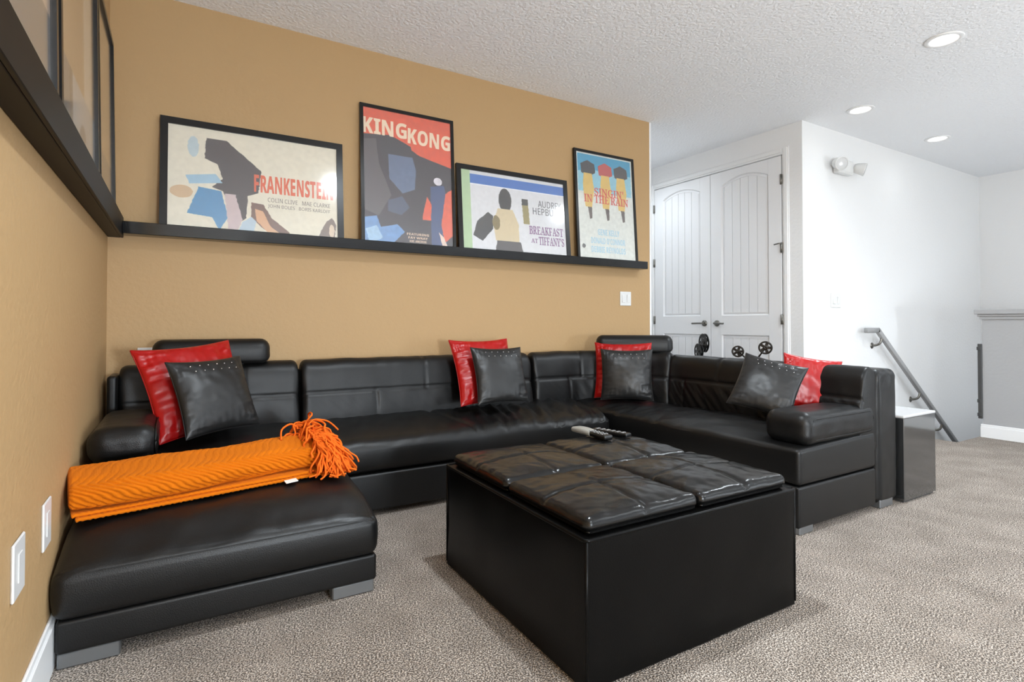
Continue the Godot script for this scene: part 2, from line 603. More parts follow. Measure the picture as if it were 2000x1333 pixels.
	for lay in [[0.0, 1.03, 1.055], [0.012, 1.055, 1.075], [0.028, 1.075, 1.118]]:
		var o: float = lay[0]
		add_bev(cap, Vector3(6.335 - o, lay[1], 1.43 - o), Vector3(6.485 + o, lay[2], 4.2 + o), 0.004)
	struct("trim_1", done(cap), M.trim_grey, "grey moulded cap along the top of the half wall", "trim")
	struct("baseboard_half", base_board(Vector3(6.335, 0, 1.43), Vector3(6.35, 0.115, 4.2)), M.trim_white, "white baseboard at the foot of the half wall", "baseboard")
	struct("baseboard_left", base_board(Vector3(0, 0, 0.014), Vector3(0.014, 0.15, 6.5)), M.trim_white, "white baseboard along the gold side wall", "baseboard")
	struct("baseboard_back", base_board(Vector3(0, 0, 0), Vector3(3.795, 0.15, 0.014)), M.trim_white, "white baseboard along the gold poster wall", "baseboard")
	struct("trim_2", bev(Vector3(3.795, 0, -0.12), Vector3(3.815, H - 0.001, 0.002), 0.002), M.trim_white, "white corner strip at the end of the gold wall", "trim")
	door()

func base_board(lo: Vector3, hi: Vector3) -> ArrayMesh:
	var st := fresh()
	add_bev(st, lo, Vector3(hi.x, hi.y - 0.02, hi.z), 0.002)
	var thin := hi - lo
	var l2 := Vector3(lo.x, hi.y - 0.021, lo.z)
	var h2 := hi
	if lo.x > 5.0: l2.x += thin.x * 0.4
	elif thin.x < thin.z: h2.x -= thin.x * 0.4
	else: h2.z -= thin.z * 0.4
	add_bev(st, l2, h2, 0.003)
	return done(st)

# double door in the plane x = 4.88, seen from -x; each leaf has an arched plank panel above and a square one below
func door() -> void:
	var xf := 4.868
	var X := func(p: Vector2, d: float) -> Vector3: return Vector3(xf + d, p.y, p.x)
	# casing: two legs and a head, moulded in two steps
	var cs := fresh()
	for s in [[0.0, 0.062, 0.010], [0.016, 0.052, 0.018]]:
		for leg in [[0.535, 1.0], [-1.0, -1.0]]:
			var z0: float = leg[0] + leg[1] * s[0]
			var z1: float = leg[0] + leg[1] * s[1]
			add_bev(cs, Vector3(4.88 - s[2], 0, minf(z0, z1)), Vector3(4.881, 2.492 + s[1], maxf(z0, z1)), 0.003)
		add_bev(cs, Vector3(4.88 - s[2], 2.492 + s[0], -1.0), Vector3(4.881, 2.492 + s[1], 0.535), 0.003)
	struct("trim_3", done(cs), M.trim_white, "white moulded casing round the double door", "trim")
	var leaves := [[-0.992, -0.237, -1.0], [-0.231, 0.526, 1.0]]
	for li in 2:
		var z0: float = leaves[li][0]
		var z1: float = leaves[li][1]
		var out: float = leaves[li][2]
		var d := Node3D.new()
		d.name = "door_%d" % (li + 1)
		d.position = Vector3(0, 0, 0)
		add_child(d)
		tag(d, ["left leaf of the white double door, its lever pointing left", "right leaf of the white double door, its lever pointing right"][li], "door", "", "structure")
		var pz0 := z0 + 0.125
		var pz1 := z1 - 0.125
		var top := func(z: float) -> float:
			var t := (z - (pz0 + pz1) / 2) / ((pz1 - pz0) / 2)
			return 2.345 + 0.065 * (1.0 - t * t)
		var st := fresh()
		for r in [[z0, pz0, 0.012, 2.482], [pz1, z1, 0.012, 2.482]]:
			add_bev(st, Vector3(xf, r[2], r[0]), Vector3(xf + 0.04, r[3], r[1]), 0.001)
		add_bev(st, Vector3(xf, 0.012, pz0), Vector3(xf + 0.04, 0.24, pz1), 0.0005)
		add_bev(st, Vector3(xf, 0.885, pz0), Vector3(xf + 0.04, 1.07, pz1), 0.0005)
		var head := PackedVector2Array()
		head.append(Vector2(pz0, 2.482))
		head.append(Vector2(pz1, 2.482))
		for k in 17:
			var z := lerpf(pz1, pz0, k / 16.0)
			head.append(Vector2(z, top.call(z)))
		add_prism(st, head, 0.0, 0.04, X)
		part(d, "leaf_frame", done(st), M.door_white)
		# moulding round both openings, sloping inwards
		for which in 2:
			var path := PackedVector2Array()
			if which == 0:
				path.append(Vector2(pz0, 1.07)); path.append(Vector2(pz1, 1.07))
				for k in 17:
					var z := lerpf(pz1, pz0, k / 16.0)
					path.append(Vector2(z, top.call(z)))
			else:
				for q in [[pz0, 0.24], [pz1, 0.24], [pz1, 0.885], [pz0, 0.885]]: path.append(Vector2(q[0], q[1]))
			var ins: PackedVector2Array = Geometry2D.offset_polygon(path, -0.03, Geometry2D.JOIN_MITER)[0]
			var ms := fresh()
			ms.set_smooth_group(-1)
			# nearest pairing of both outlines by fraction along them
			var n := 96
			var ro := resample(path, n)
			var ri := nearest_on(ins, ro)
			for i in n:
				var j := (i + 1) % n
				var mo: Vector2 = ro[i].lerp(ri[i], 0.35)
				var mj: Vector2 = ro[j].lerp(ri[j], 0.35)
				both(ms, X.call(ro[i], 0.0), X.call(ro[j], 0.0), X.call(mj, 0.016), X.call(mo, 0.016))
				both(ms, X.call(mo, 0.016), X.call(mj, 0.016), X.call(ri[j], 0.008), X.call(ri[i], 0.008))
				both(ms, X.call(ri[i], 0.008), X.call(ri[j], 0.008), X.call(ri[j], 0.02), X.call(ri[i], 0.02))
			part(d, "panel_moulding", done(ms), M.door_white)
			# planks
			var a := pz0 + 0.03
			var b := pz1 - 0.03
			for k in 5:
				var s0 := lerpf(a, b, k / 5.0)
				var s1 := lerpf(a, b, (k + 1) / 5.0)
				var py := 1.10 if which == 0 else 0.27
				var poly := PackedVector2Array([Vector2(s0 + 0.002, py), Vector2(s1 - 0.002, py)])
				for q in 5:
					var z := lerpf(s1 - 0.002, s0 + 0.002, q / 4.0)
					poly.append(Vector2(z, (top.call(z) - 0.031) if which == 0 else 0.855))
				var ps := fresh()
				add_prism(ps, poly, 0.011, 0.03, X)
				part(d, "plank", done(ps), M.door_white)
			if which == 0:
				part(d, "panel_back", bev(Vector3(xf + 0.017, 0.25, a - 0.02), Vector3(xf + 0.036, 2.36, b + 0.02), 0.001), M.door_white)
		# lever handle
		var hz := (z1 - 0.075) if li == 0 else (z0 + 0.07)
		var hs := fresh()
		var rose := lathe([[0.0, 0.012], [0.024, 0.012], [0.031, 0.006], [0.032, 0.0], [0.0, 0.0]], 24, false)
		hs.append_from(rose, 0, Transform3D(Basis(Vector3.BACK, PI / 2), Vector3(xf, 0.995, hz)))
		var lv := fresh()
		add_tube(lv, smooth_open([Vector3(xf - 0.01, 0.995, hz), Vector3(xf - 0.045, 0.995, hz), Vector3(xf - 0.055, 0.995, hz + out * 0.02), Vector3(xf - 0.055, 0.993, hz + out * 0.115)], 0.008), 0.009, 10)
		var hd := part(d, "door_handle", done(lv), M.nickel)
		part(hd, "rose", hs.commit(), M.nickel)
		# hinges on the outer edge
		var ez := z0 - 0.003 if li == 0 else z1 + 0.003
		for y in [0.40, 1.03, 1.665, 2.27]:
			var kn := fresh()
			add_tube(kn, PackedVector3Array([Vector3(xf - 0.006, y - 0.045, ez), Vector3(xf - 0.006, y + 0.045, ez)]), 0.009, 10)
			add_bev(kn, Vector3(xf - 0.003, y - 0.044, ez - 0.012), Vector3(xf + 0.004, y + 0.044, ez + 0.012), 0.001)
			var hg := part(d, "hinge", done(kn), M.nickel)
			if li == 1 and is_equal_approx(y, 1.665):
				var sp := fresh()
				add_tube(sp, PackedVector3Array([Vector3(xf - 0.01, y + 0.04, ez), Vector3(xf - 0.03, y + 0.03, ez - 0.055)]), 0.006, 8)
				part(hg, "door_stop", done(sp), M.nickel)
	struct("trim_4", bev(Vector3(4.905, 0.0, -1.0), Vector3(4.999, 2.49, 0.535), 0.001), M.trim_white, "white closet lining behind the double door", "trim")

func both(st: SurfaceTool, a: Vector3, b: Vector3, c: Vector3, d: Vector3) -> void:
	# seen from -x
	if (b - a).cross(c - a).x < 0: quad(st, a, b, c, d)
	else: quad(st, d, c, b, a)

func resample(p: PackedVector2Array, n: int) -> PackedVector2Array:
	# keeps every corner: the longest sides are divided until there are n points
	var q := Array(p)
	while q.size() < n:
		var best := 0
		var len := -1.0
		for i in q.size():
			var l: float = q[i].distance_to(q[(i + 1) % q.size()])
			if l > len:
				len = l
				best = i
		q.insert(best + 1, (q[best] + q[(best + 1) % q.size()]) / 2.0)
	return PackedVector2Array(q)

func nearest_on(poly: PackedVector2Array, pts: PackedVector2Array) -> PackedVector2Array:
	var out := PackedVector2Array()
	for p in pts:
		var best := Vector2.ZERO
		var dist := 1e9
		for i in poly.size():
			var c := Geometry2D.get_closest_point_to_segment(p, poly[i], poly[(i + 1) % poly.size()])
			if c.distance_to(p) < dist:
				dist = c.distance_to(p)
				best = c
		out.append(best)
	return out

# ------------------------------------------------------------------ sectional sofa
func sofa() -> void:
	var s := thing("sectional_sofa", "large U-shaped black leather sectional sofa with chaise against the gold walls", "sofa")
	var L: Material = M.leather
	# plinths
	part(s, "base", softbox(Vector3(0.486, 0.092, 0.78), Vector3(0.468, 0.048, 0.654), 0.012, Vector3i(4, 2, 4)), L)
	part(s, "base", softbox(Vector3(1.87, 0.127, 0.375), Vector3(0.915, 0.095, 0.283), 0.012, Vector3i(4, 2, 4)), L)
	part(s, "base", softbox(Vector3(3.157, 0.127, 1.005), Vector3(0.348, 0.098, 0.932), 0.012, Vector3i(4, 2, 4)), L)
	# feet
	for f in [[0.022, 0.172, 1.372, 1.428], [0.795, 0.945, 1.372, 1.428], [2.815, 2.925, 1.88, 1.936], [3.545, 3.68, 1.88, 1.938], [1.0, 1.14, 0.59, 0.65], [2.5, 2.64, 0.59, 0.65], [0.05, 0.17, 0.16, 0.22], [2.83, 2.94, 0.2, 0.26], [3.55, 3.68, 0.16, 0.22]]:
		part(s, "foot", bev(Vector3(f[0], 0.001, f[2]), Vector3(f[1], 0.046, f[3]), 0.004), M.foot_metal)
	# chaise cushion: high at the back, falling to a soft front edge
	var chaise := func(p: Vector3, n: Vector3) -> Vector3:
		var t := clampf((p.y - 0.20) / 0.12, 0.0, 1.0)
		var back := smoothstep(1.40, 0.25, p.z) 
		var u := (p.x - 0.486) / 0.47
		p.y += t * (0.095 * back + 0.012 * (1.0 - u * u) * smoothstep(1.46, 1.2, p.z))
		if n.y > 0.5:
			p.y -= 0.006 * groove(p.x, 0.50, 0.008) * smoothstep(1.25, 1.1, p.z)
			p.y += 0.007 * nw.get_noise_3d(p.x * 3.5, 0, p.z * 2.2) + 0.003 * nw.get_noise_3d(p.x * 11.0 + p.z * 6.0, 5, p.z * 5.0)
		var roll := smoothstep(1.22, 1.45, p.z)
		p.y -= t * 0.055 * roll * roll
		var rim := smoothstep(0.36, 0.48, absf(p.x - 0.483))
		p.y -= t * 0.022 * rim * rim
		if n.z > 0.3: p.z -= 0.004 * groove(p.y, 0.268, 0.005)
		if absf(n.z) > 0.5 or absf(n.x) > 0.5:
			p += n * 0.009 * sin(clampf((p.y - 0.14) / 0.16, 0, 1) * PI)
		return p
	part(s, "seat_cushion", softbox(Vector3(0.483, 0.246, 0.78), Vector3(0.470, 0.106, 0.665), 0.030, Vector3i(46, 12, 70), chaise), L)
	var middle := func(p: Vector3, n: Vector3) -> Vector3:
		var t := clampf((p.y - 0.27) / 0.12, 0.0, 1.0)
		var zb := clampf((0.66 - p.z) / 0.45, 0.0, 1.0)
		p.y += t * (0.058 * zb + 0.012 * sin(zb * PI))
		if n.y > 0.3:
			p.y -= 0.013 * groove(p.x, 1.78 - 0.12 * zb, 0.013)
			var w := smoothstep(1.7, 2.0, p.x)
			p.y += (0.006 + 0.016 * w) * nw.get_noise_3d(p.x * 13.0 + p.z * 4.0, 2, p.z * 2.5) + 0.006 * nw.get_noise_3d(p.x * 3.0, 1, p.z * 3.0)
		if n.z > 0.5: p.z += 0.012 * sin(clampf((p.y - 0.22) / 0.2, 0, 1) * PI)
		return p
	part(s, "seat_cushion", softbox(Vector3(1.867, 0.308, 0.375), Vector3(0.908, 0.086, 0.285), 0.05, Vector3i(130, 4, 36), middle), L)
	var right := func(p: Vector3, n: Vector3) -> Vector3:
		var t := clampf((p.y - 0.29) / 0.1, 0.0, 1.0)
		var xb := clampf((p.x - 2.82) / 0.5, 0.0, 1.0)
		var a := smoothstep(1.95, 1.6, p.z)
		p.y += t * (0.014 * xb + 0.020 * sin(xb * PI) * a) + t * 0.02 * smoothstep(0.7, 0.2, p.z)
		if n.y > 0.3:
			p.y += a * (0.008 * nw.get_noise_3d(p.x * 4.0, 3, p.z * 3.0) + 0.014 * nw.get_noise_3d(p.x * 3.0, 3, p.z * 12.0) * smoothstep(1.5, 0.8, p.z))
		if n.x < -0.5: p.x -= 0.014 * sin(clampf((p.y - 0.23) / 0.2, 0, 1) * PI) * a
		return p
	part(s, "seat_cushion", softbox(Vector3(3.160, 0.316, 1.005), Vector3(0.350, 0.088, 0.934), 0.024, Vector3i(34, 4, 96), right), L)
	# armrests
	var soft := func(p: Vector3, n: Vector3) -> Vector3:
		return p + n * (0.003 * nw.get_noise_3d(p.x * 9.0, p.y * 9.0, p.z * 9.0))
	var arm_l := part(s, "armrest", softbox(Vector3(0.134, 0.527, 0.615), Vector3(0.114, 0.075, 0.285), 0.062, Vector3i(10, 6, 20), soft), L)
	var arm_r := part(s, "armrest", softbox(Vector3(3.190, 0.484, 1.825), Vector3(0.322, 0.082, 0.122), 0.058, Vector3i(24, 6, 12), soft), L)
	var pl := fresh()
	add_tube(pl, rounded_rect(Vector3(0.240, 0.527, 0.615), Vector3.BACK, Vector3.UP, 0.262, 0.052, 0.045), 0.0035, 6)
	part(arm_l, "piping", done(pl), L)
	var pr := fresh()
	add_tube(pr, rounded_rect(Vector3(3.190, 0.484, 1.941), Vector3.RIGHT, Vector3.UP, 0.285, 0.050, 0.045), 0.003, 6)
	part(arm_r, "piping", done(pr), L)
	# back frames
	part(s, "back_frame", softbox(Vector3(1.80, 0.385, 0.033), Vector3(1.76, 0.345, 0.016), 0.012, Vector3i(4, 4, 2)), L)
	part(s, "back_frame", softbox(Vector3(0.044, 0.52, 0.13), Vector3(0.022, 0.225, 0.095), 0.016, Vector3i(2, 6, 4)), L)
	var gather := func(p: Vector3, n: Vector3) -> Vector3:
		var k := smoothstep(0.60, 0.72, p.y) * smoothstep(1.85, 1.93, p.z)
		return p + n * (0.010 * k * nw.get_noise_3d(p.x * 16.0, p.y * 10.0, 3.0) + 0.002 * nw.get_noise_3d(p.x * 7.0, p.y * 7.0, p.z * 7.0))
	part(s, "back_frame", softbox(Vector3(3.633, 0.383, 1.00), Vector3(0.108, 0.363, 0.942), 0.040, Vector3i(10, 26, 30), gather), L)
	# back cushions
	var prof := smooth_closed([[0.004, 0.33], [0.0, 0.55], [0.004, 0.71], [0.025, 0.768], [0.062, 0.788], [0.102, 0.776], [0.132, 0.735], [0.146, 0.66], [0.155, 0.60], [0.166, 0.53], [0.172, 0.46], [0.168, 0.39], [0.14, 0.34], [0.06, 0.32]], 5)
	var panels := func(verts_low: Array, verts_high: Array, wr: float) -> Callable:
		return func(t: float, d: float, y: float) -> float:
			if d < 0.06: return 0.0
			var g := 0.010 * groove(y, 0.600, 0.008)
			for v in verts_low: g += 0.009 * groove(t, v, 0.010) * smoothstep(0.61, 0.59, y)
			for v in verts_high: g += 0.009 * groove(t, v, 0.010) * smoothstep(0.59, 0.61, y)
			g -= 0.005 * nw.get_noise_3d(t * 5.0, y * 2.5, 1.0) + wr * nw.get_noise_3d(t * 16.0 + y * 14.0, y * 3.0, 4.0) * smoothstep(0.62, 0.5, y)
			return g
	part(s, "backrest", sweep(PackedVector3Array([Vector3(0.066, 0, 0.05), Vector3(0.896, 0, 0.05)]), prof, 0.035, panels.call([0.42], [0.55], 0.002)), L)
	part(s, "backrest", sweep(PackedVector3Array([Vector3(0.912, 0, 0.05), Vector3(2.455, 0, 0.05)]), prof, 0.035, panels.call([0.42, 1.06], [0.74], 0.002)), L)
	var corner := smooth_open([Vector3(2.475, 0, 0.05), Vector3(2.70, 0, 0.05), Vector3(2.90, 0, 0.06), Vector3(3.14, 0, 0.16), Vector3(3.38, 0, 0.37), Vector3(3.49, 0, 0.56)], 0.02)
	part(s, "backrest", sweep(corner, prof, 0.035, panels.call([0.3, 0.8], [0.45], 0.003)), L)
	var low := PackedVector2Array()
	for q in prof: low.append(Vector2(q.x, q.y - 0.022 * smoothstep(0.45, 0.75, q.y)))
	var side := smooth_open([Vector3(3.502, 0, 0.58), Vector3(3.53, 0, 0.72), Vector3(3.535, 0, 1.1), Vector3(3.535, 0, 1.932)], 0.02)
	part(s, "backrest", sweep(side, low, 0.018, panels.call([0.16], [0.44], 0.012)), L)
	# rolled headrests
	var roll := smooth_closed([[-0.068, -0.052], [-0.058, 0.035], [-0.02, 0.066], [0.03, 0.064], [0.062, 0.03], [0.066, -0.03], [0.05, -0.062], [-0.03, -0.066]], 5)
	for hr in [[Vector3(0.20, 0.845, 0.135), Vector3(0.748, 0.845, 0.135)], [Vector3(3.045, 0.838, 0.185), Vector3(3.490, 0.838, 0.535)]]:
		var h := part(s, "headrest", sweep(PackedVector3Array(hr), roll, 0.05), L)
		var dir: Vector3 = (hr[1] - hr[0]).normalized()
		for q in [0.25, 0.75]:
			var at: Vector3 = hr[0].lerp(hr[1], q)
			part(h, "bracket", tube(PackedVector3Array([at + Vector3(0, -0.13, 0), at + Vector3(0, -0.05, 0)]), 0.009, 8), M.foot_metal)

func rounded_rect(c: Vector3, a: Vector3, b: Vector3, ha: float, hb: float, r: float) -> PackedVector3Array:
	var out := PackedVector3Array()
	for q in 4:
		var sx: float = [1, -1, -1, 1][q]
		var sy: float = [1, 1, -1, -1][q]
		for k in 7:
			var w := PI / 2 * (q + k / 6.0)
			out.append(c + a * (sx * (ha - r) + r * cos(w)) + b * (sy * (hb - r) + r * sin(w)))
	out.append(out[0])
	return out

# ------------------------------------------------------------------ storage ottoman
func ottoman() -> void:
	var o := thing("storage_ottoman", "big square black leather storage ottoman with four cushioned lid trays on the carpet", "ottoman", Vector3(1.7275, 0, 1.834))
	o.rotation_degrees.y = -0.7
	var hx := 0.464
	var side := func(p: Vector3, n: Vector3) -> Vector3:
		if absf(n.y) < 0.4: p += n * 0.004 * nw.get_noise_3d(p.x * 2.5, p.y * 2.5, p.z * 2.5)
		return p
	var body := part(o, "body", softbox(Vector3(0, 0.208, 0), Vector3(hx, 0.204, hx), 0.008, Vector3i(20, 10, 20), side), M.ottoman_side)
	var pipe := fresh()
	add_tube(pipe, rounded_rect(Vector3(0, 0.411, 0), Vector3.RIGHT, Vector3.BACK, hx + 0.001, hx + 0.001, 0.012), 0.0055, 8)
	for c in [[1, 1], [1, -1], [-1, 1], [-1, -1]]:
		add_tube(pipe, PackedVector3Array([Vector3(c[0] * (hx - 0.002), 0.02, c[1] * (hx - 0.002)), Vector3(c[0] * (hx - 0.002), 0.408, c[1] * (hx - 0.002))]), 0.005, 8)
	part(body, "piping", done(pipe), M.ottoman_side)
	var k := 0
	for cx in [-0.2255, 0.2255]:
		for cz in [-0.2255, 0.2255]:
			var sd := k * 3.7
			var pad := func(p: Vector3, n: Vector3) -> Vector3:
				var u: float = (p.x - cx) / 0.22
				var v: float = (p.z - cz) / 0.22
				if p.y > 0.44:
					p.y += 0.020 * (1.0 - pow(absf(u), 2.6)) * (1.0 - pow(absf(v), 2.6))
				if n.y > 0.2:
					p.y -= 0.0065 * maxf(groove(u, 0.0, 0.034), groove(v, 0.0, 0.034))
					p.y += 0.005 * nw.get_noise_3d(p.x * 5.0, sd, p.z * 5.0) + 0.0028 * nw.get_noise_3d(p.x * 16.0, sd, p.z * 16.0)
				if absf(n.y) < 0.6: p -= Vector3(n.x, 0, n.z) * 0.008 * groove(p.y, 0.421, 0.006)
				return p
			part(o, "lid_cushion", softbox(Vector3(cx, 0.436, cz), Vector3(0.2225, 0.024, 0.2225), 0.0235, Vector3i(54, 3, 54), pad), M.ottoman_leather)
			k += 1

# ------------------------------------------------------------------ pillows
func pillow_point(u: float, v: float, a: float, T: float, side: float, sd: float, rough: float) -> Vector3:
	var x := a * u * (1.0 - 0.075 * (1.0 - v * v) * u * u)
	var y := a * v * (1.0 - 0.075 * (1.0 - u * u) * v * v)
	var e := maxf(0.0, (1.0 - u * u) * (1.0 - v * v))
	var z := T * pow(e, 0.42)
	var fold := 0.0
	var eu := pow(absf(u), 3.0) * sqrt(maxf(0, 1.0 - u * u))
	var ev := pow(absf(v), 3.0) * sqrt(maxf(0, 1.0 - v * v))
	fold += eu * nw.get_noise_3d(u * 1.5 + 9.0 * signf(u), v * 6.5, sd) * 0.030 * rough
	fold += ev * nw.get_noise_3d(u * 6.5, v * 1.5 + 7.0 * signf(v), sd + 4.0) * 0.024 * rough
	fold += 0.006 * rough * sqrt(e) * nw.get_noise_3d(u * 2.2 + v, v * 2.2, sd + 8.0)
	return Vector3(x, y, side * (z + fold * sqrt(minf(1.0, e * 6.0))))

func pillow_mesh(a: float, T: float, sd: float, rough: float, seam_v: float) -> ArrayMesh:
	var st := fresh()
	st.set_smooth_group(0)
	var n := 56
	for side in [1.0, -1.0]:
		var g := []
		for i in n + 1:
			var row := PackedVector3Array()
			for j in n + 1:
				var u := sin((float(i) / n - 0.5) * PI)
				var v := sin((float(j) / n - 0.5) * PI)
				var p := pillow_point(u, v, a, T, side, sd + side, rough)
				if seam_v < 1.0: p.z -= side * 0.005 * groove(v, seam_v, 0.02) * smoothstep(0.0, 0.3, 1.0 - absf(u))
				row.append(p)
			g.append(row)
		for i in n:
			for j in n:
				if side > 0: quad(st, g[i][j], g[i + 1][j], g[i + 1][j + 1], g[i][j + 1])
				else: quad(st, g[i][j], g[i][j + 1], g[i + 1][j + 1], g[i + 1][j])
	return done(st)

func pillow_edge(a: float) -> PackedVector3Array:
	var pts := PackedVector3Array()
	for q in 4:
		for k in 16:
			var t := -1.0 + 2.0 * k / 16.0
			var uv: Vector2 = [Vector2(t, 1), Vector2(1, -t), Vector2(-t, -1), Vector2(-1, t)][q]
			pts.append(pillow_point(uv.x, uv.y, a, 0.0, 1.0, 0.0, 0.0))
	pts.append(pts[0])
	return pts

func pillows() -> void:
	var red: Node3D
	var black: Node3D
	# position, yaw, pitch, roll, half size, label
	for d in [
		[0, Vector3(0.392, 0.686, 0.400), 24.0, -27.0, 5.0, 0.46, "red satin throw pillow at the chaise end of the sofa, near the corner"],
		[0, Vector3(2.013, 0.690, 0.315), 0.8, -23.0, 0.6, 0.435, "red satin throw pillow on the middle of the long back, under the ledge"],
		[0, Vector3(3.125, 0.650, 0.395), -42.0, -14.0, 0.0, 0.415, "red satin throw pillow mostly hidden in the sofa's far corner, below the headrest"],
		[0, Vector3(3.385, 0.650, 1.655), -38.0, -10.0, -9.0, 0.315, "red satin throw pillow leaning behind the right armrest of the sofa"]]:
		var p: Node3D
		if red == null:
			red = Node3D.new()
			red.name = "red_pillow"
			add_child(red, true)
			part(red, "cover", pillow_mesh(0.5, 0.13, 2.0, 2.4, 2.0), M.red_satin)
			part(red, "edge_piping", tube(pillow_edge(0.5), 0.006, 6), M.red_satin)
			p = red
		else:
			p = red.duplicate()
			p.name = "red_pillow"
			add_child(p, true)
		pose(p, d)
		tag(p, d[6], "pillow", "red satin throw pillows on the sofa")
	for d in [
		[0, Vector3(0.462, 0.662, 0.530), 29.0, -24.0, 2.0, 0.365, "black leather pillow with sparkling studs on the chaise end of the sofa"],
		[0, Vector3(2.045, 0.672, 0.455), 0.0, -19.5, -1.0, 0.365, "black leather pillow in front of the red one on the middle of the long back"],
		[0, Vector3(3.045, 0.632, 0.520), -40.0, -12.0, 0.0, 0.365, "black leather pillow standing in the sofa's far corner below the headrest"],
		[0, Vector3(3.118, 0.651, 1.565), -60.0, -32.0, -15.0, 0.335, "black leather pillow tilted sideways beside the right armrest of the sofa"]]:
		var p: Node3D
		if black == null:
			black = Node3D.new()
			black.name = "black_pillow"
			add_child(black, true)
			part(black, "cover", pillow_mesh(0.5, 0.15, 6.0, 1.3, 0.46), M.pillow_black)
			part(black, "edge_piping", tube(pillow_edge(0.5), 0.005, 6), M.pillow_black)
			var st := fresh()
			for r in 2:
				for i in 6:
					var u := -0.52 + 0.225 * i + (0.07 if r else 0.0)
					var v := 0.80 - 0.17 * r
					var q := pillow_point(u, v, 0.5, 0.15, 1.0, 7.0, 1.3)
					st.append_from(lathe([[0.0, 0.006], [0.005, 0.005], [0.010, -0.002]], 8, false, false), 0, Transform3D(Basis(), q))
			var rs := part(black, "rhinestones", st.commit(), M.rhinestone)
			rs.set_meta("kind", "stuff")
			p = black
		else:
			p = black.duplicate()
			p.name = "black_pillow"
			add_child(p, true)
		pose(p, d)
		tag(p, d[6], "pillow", "black leather throw pillows on the sofa")

func pose(p: Node3D, d: Array) -> void:
	p.position = d[1]
	p.rotation_degrees = Vector3(d[3], d[2], d[4])
	p.scale = Vector3.ONE * float(d[5])

# ------------------------------------------------------------------ throw blanket on the chaise
func chaise_y(z: float) -> float:
	return 0.372 + 0.095 * smoothstep(1.40, 0.25, z)

